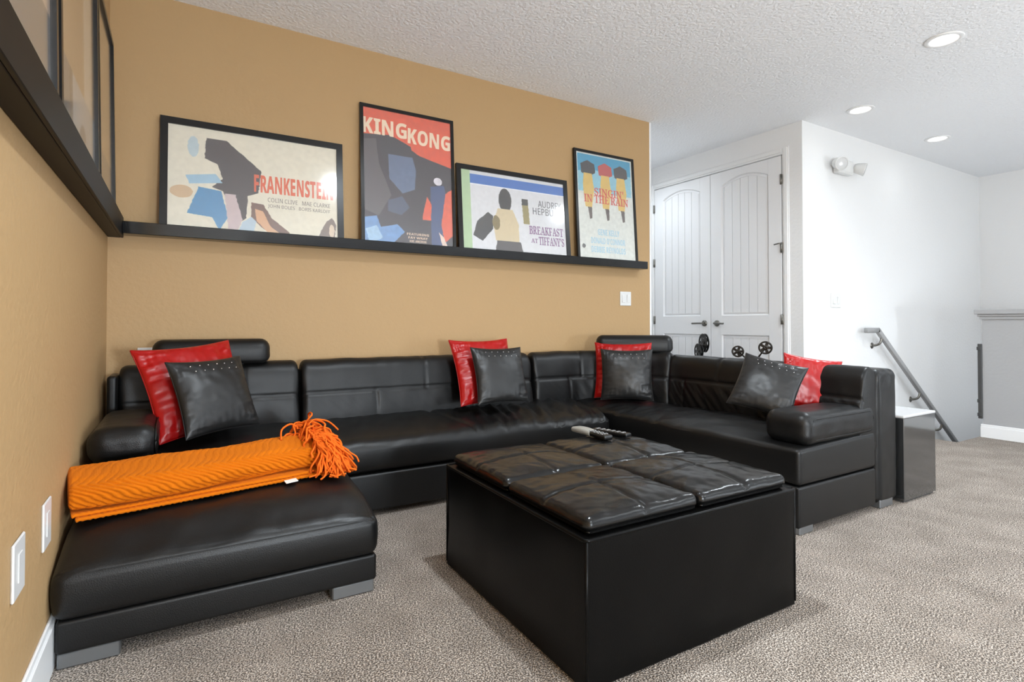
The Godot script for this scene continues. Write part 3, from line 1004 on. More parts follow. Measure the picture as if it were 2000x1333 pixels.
func blanket() -> void:
	var b := thing("throw_blanket", "orange herringbone knitted throw, folded and lying across the chaise, fringe at its right end", "blanket", Vector3(0.42, 0.40, 1.1))
	var off := Vector3(-0.42, -0.40, -1.1)
	var A := Vector3(0.006, 0, 1.155)
	var B := Vector3(0.835, 0, 1.015)
	var across := Vector3(B.z - A.z, 0, -(B.x - A.x)).normalized() * -1.0
	# folded roll, ribbed in a herringbone
	var st := fresh()
	st.set_smooth_group(0)
	var ns := 420
	var nt := 150
	var g := []
	for i in ns + 1:
		var s := float(i) / ns
		var c := A.lerp(B, s)
		c.z += 0.012 * sin(s * 5.0)
		var row := PackedVector3Array()
		var hw := 0.112 + 0.008 * sin(s * 7.0) 
		var hh := 0.042 + 0.005 * sin(s * 4.0 + 1.0) + 0.008 * s
		var endr := sqrt(clampf(minf(s, 1.0 - s) / 0.012, 0.0, 1.0))
		for j in nt:
			var w := TAU * j / nt
			var cx := signf(cos(w)) * pow(absf(cos(w)), 0.62)
			var cy := signf(sin(w)) * pow(absf(sin(w)), 0.75)
			var slump := -0.012 * cx
			var arc := w / TAU * 0.60      # metres round the roll
			var wd := w if w < PI else w - TAU
			var dir := wd * 0.0955           # metres from the middle of the front
			var lowt := -0.058
			var hight := 0.098
			var fold_d := dir
			if dir < lowt: fold_d = 2.0 * lowt - dir
			elif dir > hight: fold_d = 2.0 * hight - dir
			var ph := (s * 0.83 + fold_d * 0.85) / 0.0255
			var front := smoothstep(0.115, 0.085, dir)
			var rib := (0.0026 + 0.0064 * front) * (sqrt(absf(sin(ph * PI))) - 0.6)
			rib += 0.0012 * nw.get_noise_3d(s * 160.0, arc * 260.0, 2.0)
			var soft := 0.006 * nw.get_noise_3d(s * 5.0, cos(w) * 1.2, sin(w) * 1.2)
			var rr := (1.0 * endr) 
			var px := (hw + rib + soft) * cx * (0.9 + 0.1 * rr)
			var py := (hh + rib + soft + slump * (1.0 if cy > 0 else 0.0)) * cy * (0.75 + 0.25 * rr)
			var pos := c + across * px
			var ground := chaise_y(pos.z) + 0.020
			pos.y = ground + hh + py
			row.append(pos + off)
		g.append(row)
	for i in ns:
		for j in nt:
			var l := (j + 1) % nt
			quad(st, g[i][j], g[i][l], g[i + 1][l], g[i + 1][j])
	for e in [0, ns]:
		var m := Vector3.ZERO
		for v in g[e]: m += v
		m /= nt
		for j in nt:
			var l := (j + 1) % nt
			if e == 0: tri(st, m, g[e][j], g[e][l])
			else: tri(st, m, g[e][l], g[e][j])
	part(b, "folded_roll", done(st), M.orange_wool)
	# two flat layers sticking out below the roll
	for lay in 2:
		var push := 0.012 + 0.012 * (1 - lay)
		var sag := func(p: Vector3, n: Vector3) -> Vector3:
			var s := clampf(p.x / 0.8, 0, 1)
			var c := A.lerp(B, p.x / 0.83)
			var q := c + across * p.z
			var wav := 0.006 * sin(p.x * 9.0 + lay * 2.0) * s
			var rib := 0.0018 * sin((p.x + absf(p.z) * 0.6) / 0.0165 * TAU) * absf(n.y)
			return Vector3(q.x, chaise_y(q.z) + p.y + rib, q.z + wav) + off
		part(b, "fold_layer", softbox(Vector3(0.410, 0.006 + 0.011 * lay, -0.005 + push), Vector3(0.395 + 0.01 * lay, 0.0055, 0.112), 0.005, Vector3i(120, 1, 14), sag), M.orange_wool)
	# care tag peeking out in front
	var tg := fresh()
	var tp := A.lerp(B, 0.80) + across * 0.146
	add_bev(tg, Vector3(-0.024, -0.003, -0.015), Vector3(0.022, 0.0, 0.013), 0.0008)
	var tag_o := part(b, "care_tag", done(tg), M.tag_white)
	tag_o.position = Vector3(tp.x, chaise_y(tp.z) + 0.008, tp.z) + off
	tag_o.rotation = Vector3(0.15, 0.17, 0.05)
	# fringe
	var rng := RandomNumberGenerator.new()
	rng.seed = 5
	var fr := fresh()
	for i in 640:
		var w := rng.randf_range(-0.25, PI + 0.3)
		var back := i < 60
		var fx := 0.118 * signf(cos(w)) * pow(absf(cos(w)), 0.62)
		var fy := 0.055 * sin(w)
		var out := (B - A).normalized()
		var root := B + across * fx - out * rng.randf_range(0.0, 0.055)
		if back: root = B + across * rng.randf_range(-0.12, -0.02) - out * rng.randf_range(0.0, 0.07)
		root.y = chaise_y(root.z) + 0.024 + 0.055 + fy + (0.012 if back else 0.006)
		var len := rng.randf_range(0.10, 0.185)
		var v := out * rng.randf_range(0.35, 1.0) + Vector3.UP * rng.randf_range(-0.3, 0.55) + across * rng.randf_range(-0.2, 1.0)
		if back: v = Vector3.UP * rng.randf_range(0.3, 0.9) + out * rng.randf_range(-0.5, 0.8) - across * rng.randf_range(0.0, 0.5)
		v = v.normalized()
		var p := root
		var ctrl := [p]
		for k in 6:
			v = (v + Vector3(rng.randf_range(-0.85, 0.85), -0.5, rng.randf_range(-0.85, 0.85))).normalized()
			p += v * len / 6.0
			p.x = minf(p.x, 1.0)
			var floor_y := (chaise_y(p.z) if p.x < 0.93 else 0.36) + 0.008
			if p.y < floor_y:
				p.y = floor_y + rng.randf() * 0.016
				v.y = absf(v.y) * 0.3
			ctrl.append(p)
		for k in ctrl.size(): ctrl[k] = ctrl[k] + off
		add_tube(fr, smooth_open(ctrl, 0.014), rng.randf_range(0.0036, 0.0052), 5)
	var f := part(b, "fringe", done(fr), M.orange_fringe)
	f.set_meta("kind", "stuff")

# ------------------------------------------------------------------ ledges and posters
func ledges_and_posters() -> void:
	var lb := thing("picture_ledge", "long glossy black picture ledge holding four posters on the gold back wall", "shelf", Vector3(0, 1.45, 0), "black picture ledges")
	part(lb, "shelf_board", bev(Vector3(0.068, 0.0, 0.001), Vector3(3.675, 0.014, 0.088), 0.002), M.ledge_black)
	part(lb, "front_lip", bev(Vector3(0.068, 0.0, 0.0885), Vector3(3.675, 0.062, 0.101), 0.002), M.ledge_black)
	part(lb, "back_strip", bev(Vector3(0.068, 0.0145, 0.001), Vector3(3.675, 0.05, 0.011), 0.002), M.ledge_black)
	var ll := thing("picture_ledge", "black picture ledge with three tall frames running along the gold side wall", "shelf", Vector3(0, 1.438, 0), "black picture ledges")
	part(ll, "shelf_board", bev(Vector3(0.001, 0.0, 0.004), Vector3(0.055, 0.014, 3.0), 0.002), M.ledge_satin)
	part(ll, "front_lip", bev(Vector3(0.0555, 0.0, 0.004), Vector3(0.067, 0.105, 3.0), 0.002), M.ledge_satin)
	part(ll, "back_strip", bev(Vector3(0.001, 0.0145, 0.004), Vector3(0.009, 0.06, 3.0), 0.002), M.ledge_satin)
	# posters on the back ledge: x0, width, height, border, label, painter
	var list := [
		[0.222, 0.948, 0.638, 0.036, "wide framed poster leftmost on the back ledge, cream with orange lettering", "cream"],
		[1.277, 0.643, 0.925, 0.021, "tall framed poster on the back ledge, orange top over a dark scene", "orange"],
		[1.944, 0.946, 0.642, 0.034, "wide framed poster on the back ledge, white with blue band and green strip", "white"],
		[2.960, 0.628, 0.915, 0.021, "tall framed poster at the right end of the back ledge, blue top", "sky"]]
	for d in list:
		framed(d)
	# frames on the side ledge
	var side := [
		[0.800, 0.60, 0.90, "far tall black framed picture on the side ledge, nearest the room corner", 0],
		[1.640, 0.80, 1.02, "middle black framed picture on the side ledge with a pale stripe", 1],
		[2.420, 0.74, 1.02, "near black framed picture on the side ledge, cut by the picture's top left corner", 2]]
	for d in side:
		var z1: float = d[0]
		var w: float = d[1]
		var h: float = d[2]
		var o := thing("framed_poster", d[3], "poster", Vector3(0.0275, 1.4535, z1), "framed posters on the side ledge")
		o.rotation = Vector3(0, PI / 2, 0)
		o.rotate_object_local(Vector3.RIGHT, -asin(0.018 / h))
		frame_parts(o, w, h, 0.026, 0.025)
		var im := Image.create(128, 192, false, Image.FORMAT_RGB8)
		im.fill([Color(0.80, 0.68, 0.50), Color(0.85, 0.76, 0.62), Color(0.88, 0.76, 0.66)][d[4]])
		if d[4] == 1:
			im.fill_rect(Rect2i(0, 0, 128, 192), Color(0.74, 0.60, 0.42))
			im.fill_rect(Rect2i(84, 0, 34, 160), Color(0.92, 0.86, 0.78))
		if d[4] == 0:
			im.fill_rect(Rect2i(30, 0, 70, 192), Color(0.76, 0.62, 0.42))
		im.fill_rect(Rect2i(0, 136, 128, 56), [Color(0.30, 0.30, 0.31), Color(0.74, 0.75, 0.76), Color(0.36, 0.36, 0.37)][d[4]])
		if d[4] == 1:
			im.fill_rect(Rect2i(0, 136, 34, 56), Color(0.38, 0.38, 0.39))
			im.fill_rect(Rect2i(34, 136, 9, 56), Color(0.03, 0.03, 0.03))
			spot(im, 0.62, 0.86, 0.09, 0.05, Color(0.40, 0.41, 0.43))
		mottle(im, 0.05, 3 + d[4])
		print_part(o, w, h, 0.026, im, "side_print_%d" % d[4])

func frame_parts(o: Node3D, w: float, h: float, b: float, deep := 0.021) -> void:
	var st := fresh()
	var X := func(p: Vector2, d: float) -> Vector3: return Vector3(p.x, p.y, d)
	for q in [
		[Vector2(0, 0), Vector2(w, 0), Vector2(w - b, b), Vector2(b, b)],
		[Vector2(w, 0), Vector2(w, h), Vector2(w - b, h - b), Vector2(w - b, b)],
		[Vector2(w, h), Vector2(0, h), Vector2(b, h - b), Vector2(w - b, h - b)],
		[Vector2(0, h), Vector2(0, 0), Vector2(b, b), Vector2(b, h - b)]]:
		add_prism(st, PackedVector2Array(q), 0.0, deep, X)
	part(o, "frame", done(st), M.frame_black)
	part(o, "backing", bev(Vector3(b * 0.5, b * 0.5, 0.002), Vector3(w - b * 0.5, h - b * 0.5, 0.010), 0.001), M.backing)
	part(o, "glass", bev(Vector3(b * 0.7, b * 0.7, 0.0140), Vector3(w - b * 0.7, h - b * 0.7, 0.0158), 0.0003), M.glass)

func print_part(o: Node3D, w: float, h: float, b: float, im: Image, key: String) -> MeshInstance3D:
	var m := mat(key, Color(1, 1, 1), 0.55)
	im.generate_mipmaps()
	m.albedo_texture = ImageTexture.create_from_image(im)
	m.texture_repeat = false
	var lo := Vector2(b * 0.8, b * 0.8)
	var hi := Vector2(w - b * 0.8, h - b * 0.8)
	var st := fresh()
	st.set_smooth_group(-1)
	var z := 0.0118
	var P := [Vector3(lo.x, lo.y, z), Vector3(hi.x, lo.y, z), Vector3(hi.x, hi.y, z), Vector3(lo.x, hi.y, z)]
	var U := [Vector2(0, 1), Vector2(1, 1), Vector2(1, 0), Vector2(0, 0)]
	for k in [0, 2, 1, 0, 3, 2]:
		st.set_uv(U[k])
		st.add_vertex(P[k])
	for e in 4:
		var a: Vector3 = P[e]
		var c: Vector3 = P[(e + 1) % 4]
		var dz := Vector3(0, 0, -0.0012)
		for v in [[a, 0], [c, 1], [a + dz, 0], [c, 1], [c + dz, 1], [a + dz, 0]]:
			st.set_uv(U[(e + v[1]) % 4])
			st.add_vertex(v[0])
	return part(o, "print", done(st), m)

# lettering laid on a print: box in print fractions (left, top, right, bottom)
func letters(pr: Node3D, text: String, box: Rect2, w: float, h: float, b: float, col: Color, serif := false, bold := true, turn := 0.0, fit := true) -> void:
	var f := SystemFont.new()
	f.font_names = PackedStringArray(["Droid Serif" if serif else "Droid Sans"])
	f.font_weight = 700 if bold else 400
	var t := TextMesh.new()
	t.text = text
	if bold:
		var fv := FontVariation.new()
		fv.base_font = f
		fv.variation_embolden = 0.45 if box.size.y > 0.11 and not serif else 0.0
		t.font = fv if fv.variation_embolden > 0.0 else f
	else:
		t.font = f
	t.font_size = 48
	t.pixel_size = 0.01
	t.depth = 0.01
	t.curve_step = 1.0
	var bb := t.get_aabb()
	var iw := w - 1.6 * b
	var ih := h - 1.6 * b
	var key := "ink_%s" % col.to_html(false)
	var m: Material = M[key] if M.has(key) else mat(key, col, 0.6)
	var o := part(pr, "lettering", t, m)
	var sx := box.size.x * iw / bb.size.x
	var sy := box.size.y * ih / bb.size.y
	if not fit: sx = minf(sx, sy); sy = sx
	o.scale = Vector3(sx, sy, 0.06)
	var c := Vector3(b * 0.8 + (box.position.x + box.size.x / 2) * iw, b * 0.8 + (1.0 - box.position.y - box.size.y / 2) * ih, 0.0122)
	o.rotation.z = turn
	var mid := bb.position + bb.size / 2
	o.position = c - o.basis * Vector3(mid.x, mid.y, 0)

func framed(d: Array) -> void:
	var x0: float = d[0]
	var w: float = d[1]
	var h: float = d[2]
	var b: float = d[3]
	var o := thing("framed_poster", d[4], "poster", Vector3(x0, 1.4645, 0.060), "framed posters on the back ledge")
	o.rotation.x = -asin(0.058 / h)
	frame_parts(o, w, h, b)
	var wide := w > h
	var im := Image.create(460 if wide else 320, 300 if wide else 480, false, Image.FORMAT_RGB8)
	var t: String = d[5]
	if t == "cream":
		# plain stand-in: a leaning plum block, a blue wash, pale and tan patches
		im.fill(Color(0.90, 0.87, 0.79))
		spot(im, 0.14, 0.20, 0.03, 0.10, Color(0.74, 0.80, 0.82))
		poly(im, [[0.21, 0.10], [0.32, 0.10], [0.52, 0.36], [0.50, 0.58], [0.44, 0.62], [0.43, 0.84], [0.40, 0.88], [0.30, 0.60], [0.24, 0.57], [0.30, 0.48], [0.27, 0.34], [0.20, 0.30]], Color(0.235, 0.185, 0.195))
		poly(im, [[0.17, 0.58], [0.29, 0.60], [0.33, 0.84], [0.28, 0.98], [0.24, 0.86], [0.11, 0.84]], Color(0.25, 0.55, 0.74))
		poly(im, [[0.10, 0.48], [0.26, 0.44], [0.30, 0.52], [0.12, 0.56]], Color(0.62, 0.76, 0.84))
		spot(im, 0.08, 0.64, 0.06, 0.06, Color(0.83, 0.70, 0.54))
		poly(im, [[0.31, 0.62], [0.37, 0.62], [0.41, 0.86], [0.38, 0.98], [0.33, 0.96]], Color(0.80, 0.72, 0.72))
		poly(im, [[0.41, 0.88], [0.50, 0.78], [0.47, 1.0], [0.38, 1.0]], Color(0.72, 0.79, 0.84))
		poly(im, [[0.46, 0.68], [0.53, 0.69], [0.58, 0.82], [0.68, 0.94], [0.70, 1.0], [0.60, 1.0], [0.52, 0.92], [0.46, 0.82]], Color(0.45, 0.30, 0.23))
		poly(im, [[0.48, 0.74], [0.53, 0.76], [0.57, 0.90], [0.64, 0.98], [0.57, 0.99], [0.49, 0.86]], Color(0.86, 0.66, 0.49))
		poly(im, [[0.86, 0.99], [0.92, 0.80], [0.96, 0.76], [0.985, 0.84], [0.97, 0.99]], Color(0.50, 0.42, 0.38))
		spot(im, 0.955, 0.90, 0.018, 0.07, Color(0.86, 0.78, 0.68))
		mottle(im, 0.03, 1)
		var p := print_part(o, w, h, b, im, "print_cream")
		letters(p, "FRANKENSTEIN", Rect2(0.475, 0.395, 0.49, 0.175), w, h, b, Color(0.87, 0.36, 0.16))
		letters(p, "COLIN CLIVE   MAE CLARKE", Rect2(0.555, 0.615, 0.39, 0.042), w, h, b, Color(0.42, 0.37, 0.33), false, false)
		letters(p, "JOHN BOLES   BORIS KARLOFF", Rect2(0.555, 0.68, 0.39, 0.042), w, h, b, Color(0.42, 0.37, 0.33), false, false)
	elif t == "orange":
		im.fill(Color(0.90, 0.33, 0.15))
		poly(im, [[0.0, 0.20], [0.30, 0.18], [0.62, 0.30], [1.0, 0.36], [1.0, 1.0], [0.0, 1.0]], Color(0.16, 0.12, 0.17))
		poly(im, [[0.0, 0.24], [0.14, 0.22], [0.17, 0.40], [0.30, 0.62], [0.16, 0.78], [0.0, 0.74]], Color(0.33, 0.30, 0.32))  # grey sheen on the left, put into the print colours
		poly(im, [[0.18, 0.24], [0.34, 0.19], [0.52, 0.24], [0.56, 0.34], [0.20, 0.36]], Color(0.17, 0.16, 0.20))
		poly(im, [[0.27, 0.32], [0.54, 0.32], [0.58, 0.42], [0.56, 0.56], [0.42, 0.60], [0.28, 0.50]], Color(0.36, 0.43, 0.56))
		poly(im, [[0.26, 0.66], [0.42, 0.62], [0.50, 0.70], [0.40, 0.76], [0.26, 0.74]], Color(0.25, 0.29, 0.40))
		poly(im, [[0.0, 0.80], [0.14, 0.78], [0.18, 0.86], [0.36, 0.83], [0.44, 0.88], [0.30, 0.98], [0.0, 1.0]], Color(0.40, 0.58, 0.78))
		poly(im, [[0.02, 0.88], [0.14, 0.85], [0.20, 0.94], [0.06, 0.98]], Color(0.62, 0.76, 0.87))
		poly(im, [[0.74, 0.52], [0.90, 0.50], [0.94, 0.62], [0.92, 1.0], [0.74, 1.0]], Color(0.17, 0.27, 0.47))
		spot(im, 0.83, 0.475, 0.05, 0.03, Color(0.87, 0.85, 0.88))
		poly(im, [[0.70, 0.60], [0.75, 0.66], [0.74, 0.78], [0.64, 0.78], [0.66, 0.70]], Color(0.89, 0.34, 0.17))
		poly(im, [[0.92, 0.56], [1.0, 0.52], [1.0, 0.88], [0.90, 0.94], [0.86, 0.80]], Color(0.88, 0.36, 0.20))
		poly(im, [[0.83, 0.86], [0.89, 0.90], [0.95, 1.0], [0.88, 1.0]], Color(0.90, 0.80, 0.74))
		mottle(im, 0.07, 2)
		var p := print_part(o, w, h, b, im, "print_orange")
		letters(p, "KING", Rect2(0.0, 0.075, 0.48, 0.115), w, h, b, Color(0.96, 0.87, 0.76), false, true, 0.0)
		letters(p, "KONG", Rect2(0.49, 0.105, 0.50, 0.115), w, h, b, Color(0.96, 0.87, 0.76), false, true, -0.03)
		for k in 4:
			letters(p, ["FEATURING", "FAY WRAY", "ROBT. ARMSTRONG", "BRUCE CABOT"][k], Rect2(0.46 + 0.015 * k, 0.885 + 0.026 * k, 0.25 - 0.03 * k, 0.017), w, h, b, Color(0.88, 0.76, 0.66))
	elif t == "white":
		im.fill(Color(0.87, 0.87, 0.88))
		im.fill_rect(Rect2i(0, 0, 40, 300), Color(0.70, 0.80, 0.63))
		im.fill_rect(Rect2i(40, 16, 420, 34), Color(0.20, 0.44, 0.76))
		im.fill_rect(Rect2i(40, 50, 420, 4), Color(0.93, 0.93, 0.95))
		# plain stand-in: stacked charcoal, tan and olive shapes
		poly(im, [[0.14, 0.62], [0.24, 0.50], [0.28, 0.54], [0.28, 0.70], [0.18, 0.86], [0.10, 0.80]], Color(0.16, 0.15, 0.15))
		spot(im, 0.40, 0.33, 0.060, 0.15, Color(0.13, 0.12, 0.12))
		poly(im, [[0.33, 0.44], [0.47, 0.44], [0.52, 0.62], [0.52, 0.84], [0.30, 0.84], [0.28, 0.62]], Color(0.84, 0.77, 0.62))
		spot(im, 0.31, 0.62, 0.035, 0.09, Color(0.52, 0.45, 0.25))
		poly(im, [[0.31, 0.84], [0.53, 0.84], [0.56, 1.0], [0.29, 1.0]], Color(0.27, 0.24, 0.24))
		poly(im, [[0.56, 0.30], [0.62, 0.30], [0.63, 0.60], [0.57, 0.60]], Color(0.60, 0.55, 0.33))
		poly(im, [[0.56, 0.28], [0.62, 0.28], [0.62, 0.36], [0.56, 0.36]], Color(0.20, 0.19, 0.17))
		mottle(im, 0.03, 3)
		var p := print_part(o, w, h, b, im, "print_white")
		letters(p, "AUDREY", Rect2(0.72, 0.275, 0.235, 0.085), w, h, b, Color(0.28, 0.27, 0.29), false, false)
		letters(p, "HEPBURN", Rect2(0.665, 0.375, 0.30, 0.085), w, h, b, Color(0.28, 0.27, 0.29), false, false)
		letters(p, "BREAKFAST", Rect2(0.62, 0.615, 0.345, 0.105), w, h, b, Color(0.49, 0.27, 0.50), true)
		letters(p, "AT", Rect2(0.635, 0.775, 0.065, 0.055), w, h, b, Color(0.49, 0.27, 0.50), true)
		letters(p, "TIFFANY'S", Rect2(0.71, 0.745, 0.26, 0.105), w, h, b, Color(0.49, 0.27, 0.50), true)
	else:
		im.fill(Color(0.86, 0.87, 0.84))
		im.fill_rect(Rect2i(10, 8, 300, 92), Color(0.13, 0.60, 0.76))
		poly(im, [[0.03, 0.18], [0.30, 0.15], [0.60, 0.17], [0.97, 0.16], [0.97, 0.36], [0.03, 0.36]], Color(0.55, 0.77, 0.84))
		for q in [[0.20, 0.14, Color(0.16, 0.15, 0.17)], [0.50, 0.15, Color(0.74, 0.24, 0.22)], [0.78, 0.16, Color(0.20, 0.17, 0.17)]]:
			var cx: float = q[0]
			poly(im, [[cx - 0.12, 0.11], [cx, 0.07], [cx + 0.12, 0.10], [cx + 0.13, 0.18], [cx, 0.22], [cx - 0.11, 0.19]], q[2])
			poly(im, [[cx - 0.07, 0.19], [cx + 0.07, 0.19], [cx + 0.10, 0.34], [cx + 0.05, 0.50], [cx - 0.06, 0.50], [cx - 0.09, 0.32]], Color(0.87, 0.73, 0.36))
			poly(im, [[cx - 0.02, 0.50], [cx + 0.05, 0.50], [cx + 0.05, 0.60], [cx + 0.01, 0.61]], Color(0.33, 0.27, 0.24))
		spot(im, 0.085, 0.86, 0.03, 0.02, Color(0.36, 0.35, 0.33))
		mottle(im, 0.05, 4)
		var p := print_part(o, w, h, b, im, "print_sky")
		letters(p, "SINGIN'", Rect2(0.30, 0.315, 0.52, 0.07), w, h, b, Color(0.82, 0.25, 0.19), true)
		letters(p, "IN THE RAIN", Rect2(0.12, 0.385, 0.78, 0.07), w, h, b, Color(0.82, 0.25, 0.19), true)
		letters(p, "GENE KELLY", Rect2(0.33, 0.695, 0.38, 0.055), w, h, b, Color(0.63, 0.79, 0.86))
		letters(p, "DONALD O'CONNOR", Rect2(0.21, 0.775, 0.60, 0.055), w, h, b, Color(0.63, 0.79, 0.86))
		letters(p, "DEBBIE REYNOLDS", Rect2(0.21, 0.855, 0.60, 0.055), w, h, b, Color(0.63, 0.79, 0.86))

func poly(im: Image, pts: Array, col: Color) -> void:
	var w := im.get_width()
	var h := im.get_height()
	var p := PackedVector2Array()
	for q in pts: p.append(Vector2(q[0] * w, q[1] * h))
	var n := p.size()
	for y in h:
		var xs := PackedFloat32Array()
		var yy := y + 0.5
		for i in n:
			var a := p[i]
			var c := p[(i + 1) % n]
			if (a.y <= yy) != (c.y <= yy): xs.append(a.x + (yy - a.y) / (c.y - a.y) * (c.x - a.x))
		xs.sort()
		for k in range(0, xs.size() - 1, 2):
			var wob := 2.0 * nw.get_noise_2d(y * 0.09, k * 9.0 + col.r * 40.0)
			var x0 := clampi(int(xs[k] + wob), 0, w)
			var x1 := clampi(int(xs[k + 1] + wob), 0, w)
			if x1 > x0: im.fill_rect(Rect2i(x0, y, x1 - x0, 1), col)

func spot(im: Image, cx: float, cy: float, rx: float, ry: float, col: Color) -> void:
	var q := []
	for k in 24: q.append([cx + rx * cos(TAU * k / 24), cy + ry * sin(TAU * k / 24)])
	poly(im, q, col)

func mottle(im: Image, amount: float, sd: int) -> void:
	for y in im.get_height():
		for x in im.get_width():
			var c := im.get_pixel(x, y)
			var k := 1.0 + amount * (nw.get_noise_3d(x * 0.05, y * 0.05, sd) + 0.7 * nw.get_noise_3d(x * 0.3, y * 0.3, sd + 3.0))
			im.set_pixel(x, y, Color(c.r * k, c.g * k, c.b * k))

# ------------------------------------------------------------------ hall: emergency light, handrail, switches, box
func hall_things() -> void:
	var e := thing("emergency_light", "white twin-head emergency light high on the stairwell wall", "emergency light", Vector3(5.475, 2.41, 0.715))
	part(e, "housing", softbox(Vector3(-0.01, 0.0, 0.032), Vector3(0.125, 0.065, 0.030), 0.018, Vector3i(6, 4, 2)), M.plate_white)
	part(e, "cover", bev(Vector3(-0.10, -0.05, 0.058), Vector3(0.08, 0.04, 0.066), 0.003), M.plate_white)
	for s in [-1.0, 1.0]:
		var hd := lathe([[0.0, -0.05], [0.032, -0.05], [0.045, -0.03], [0.058, 0.035], [0.060, 0.045], [0.052, 0.046]], 24, false, false)
		var h := part(e, "lamp_head", hd, M.plate_white)
		h.position = Vector3(-0.01 + s * 0.175, 0.0, 0.085)
		h.rotation_degrees = Vector3(18, s * 28, 0)
		part(h, "lens", lathe([[0.0, 0.047], [0.03, 0.046], [0.053, 0.043]], 24, false, false), M.lamp_lens)
		part(e, "swivel_arm", tube(PackedVector3Array([Vector3(s * 0.11, -0.01, 0.04), Vector3(s * 0.165, -0.005, 0.07)]), 0.014, 10), M.plate_white)
	# handrail
	var hr := thing("handrail", "grey metal stair handrail sloping down the white stairwell wall", "handrail", Vector3(5.75, 0.93, 0.79))
	var st := fresh()
	var R := [Vector3(0, 0, 0), Vector3(0.20, 0, 0), Vector3(2.0, -1.36, 0)]
	for k in 2:
		var a: Vector3 = R[k]
		var b: Vector3 = R[k + 1]
		var d := (b - a).normalized()
		var up := Vector3(-d.y, d.x, 0)
		var bx := fresh()
		add_bev(bx, Vector3(-0.012, -0.024, -0.018), Vector3((b - a).length() + 0.012, 0.024, 0.018), 0.006)
		st.append_from(bx.commit(), 0, Transform3D(Basis(d, up, Vector3.BACK), a))
	var sn := fresh()
	sn.append_from(st.commit(), 0, Transform3D())
	sn.generate_normals()
	part(hr, "rail", sn.commit(), M.rail_grey)
	for x in [0.27, 1.02, 1.50]:
		var y: float = -(x - 0.20) * 0.7556
		var br := fresh()
		add_tube(br, smooth_open([Vector3(x, y - 0.02, 0), Vector3(x - 0.01, y - 0.07, -0.01), Vector3(x - 0.02, y - 0.09, -0.04), Vector3(x - 0.025, y - 0.095, -0.074)], 0.01), 0.011, 8)
		var bj := fresh()
		bj.append_from(done(br), 0, Transform3D())
		bj.append_from(lathe([[0.0, 0.006], [0.028, 0.004], [0.030, 0.0]], 18, false, false), 0, Transform3D(Basis(), Vector3(x - 0.025, y - 0.095, -0.0745)))
		part(hr, "bracket", bj.commit(), M.nickel)
	# switch plates
	plate("light_switch", "white two-gang light switch on the stairwell wall beside the door corner", Vector3(5.373, 1.137, 0.715), 0.0, 0.155, 0.13, 2)
	plate("light_switch", "white switch plate on the gold wall below the ledge's right end", Vector3(3.513, 1.143, 0.0), 0.0, 0.122, 0.118, 2)
	plate("wall_plate", "white cover plate on the gold side wall nearest the viewer, beside the chaise", Vector3(0.0, 0.376, 1.795), PI / 2, 0.106, 0.130, 1)
	plate("wall_plate", "white cover plate on the gold side wall closer to the folded orange throw", Vector3(0.0, 0.376, 1.478), PI / 2, 0.100, 0.130, 1)
	plate("wall_outlet", "white outlet plate on the gold back wall peeking out above the leftmost red pillow", Vector3(0.165, 0.752, 0.0), 0.0, 0.070, 0.118, 0)
	# metal strip on the half wall's end
	var g := thing("gate_bracket", "narrow dark grey metal strip upright on the end of the half wall", "bracket", Vector3(6.345, 0.16, 1.44))
	part(g, "strip", bev(Vector3(-0.008, 0.0, -0.026), Vector3(0.014, 0.655, 0.004), 0.003), M.strip_grey)
	for y in [0.02, 0.14, 0.60]: part(g, "clip", bev(Vector3(-0.013, y, -0.030), Vector3(0.010, y + 0.03, -0.004), 0.002), M.strip_grey)
	# mirrored side box
	var b := thing("side_table", "glossy grey mirrored cube table with white reflection painted on top against the sofa's right end", "side table", Vector3(3.945, 0.0, 1.79))
	part(b, "body", bev(Vector3(-0.188, 0.012, -0.170), Vector3(0.188, 0.468, 0.172), 0.003), M.lacquer)
	part(b, "top", bev(Vector3(-0.190, 0.4685, -0.172), Vector3(0.190, 0.484, 0.174), 0.004), M.lacquer_reflection)  # reflection of the pale wall is put into the white of the top
	part(b, "plinth", bev(Vector3(-0.175, 0.001, -0.16), Vector3(0.175, 0.0115, 0.162), 0.002), M.strip_grey)

func plate(called: String, label: String, at: Vector3, turn: float, w: float, h: float, rockers: int) -> void:
	var o := thing(called, label, "switch" if rockers == 2 else ("outlet" if rockers == 0 else "wall plate"), at, "")
	o.rotation.y = turn
	part(o, "plate", bev(Vector3(-w / 2, 0, 0.0005), Vector3(w / 2, h, 0.007), 0.003), M.plate_white)
	if rockers == 2:
		for s in [-1.0, 1.0]:
			var r := part(o, "rocker", bev(Vector3(-0.016, -0.033, 0.0), Vector3(0.016, 0.033, 0.006), 0.002), M.plate_white)
			r.position = Vector3(s * w * 0.22, h / 2, 0.006)
			r.rotation.x = 0.07 * s
	elif rockers == 0:
		for s in [-1.0, 1.0]:
			part(o, "socket", bev(Vector3(-0.017, h / 2 + s * 0.026 - 0.014, 0.006), Vector3(0.017, h / 2 + s * 0.026 + 0.014, 0.009), 0.002), M.plate_white)
	else:
		part(o, "insert", bev(Vector3(-0.017, h / 2 - 0.033, 0.0065), Vector3(0.017, h / 2 + 0.033, 0.009), 0.002), M.plate_white)

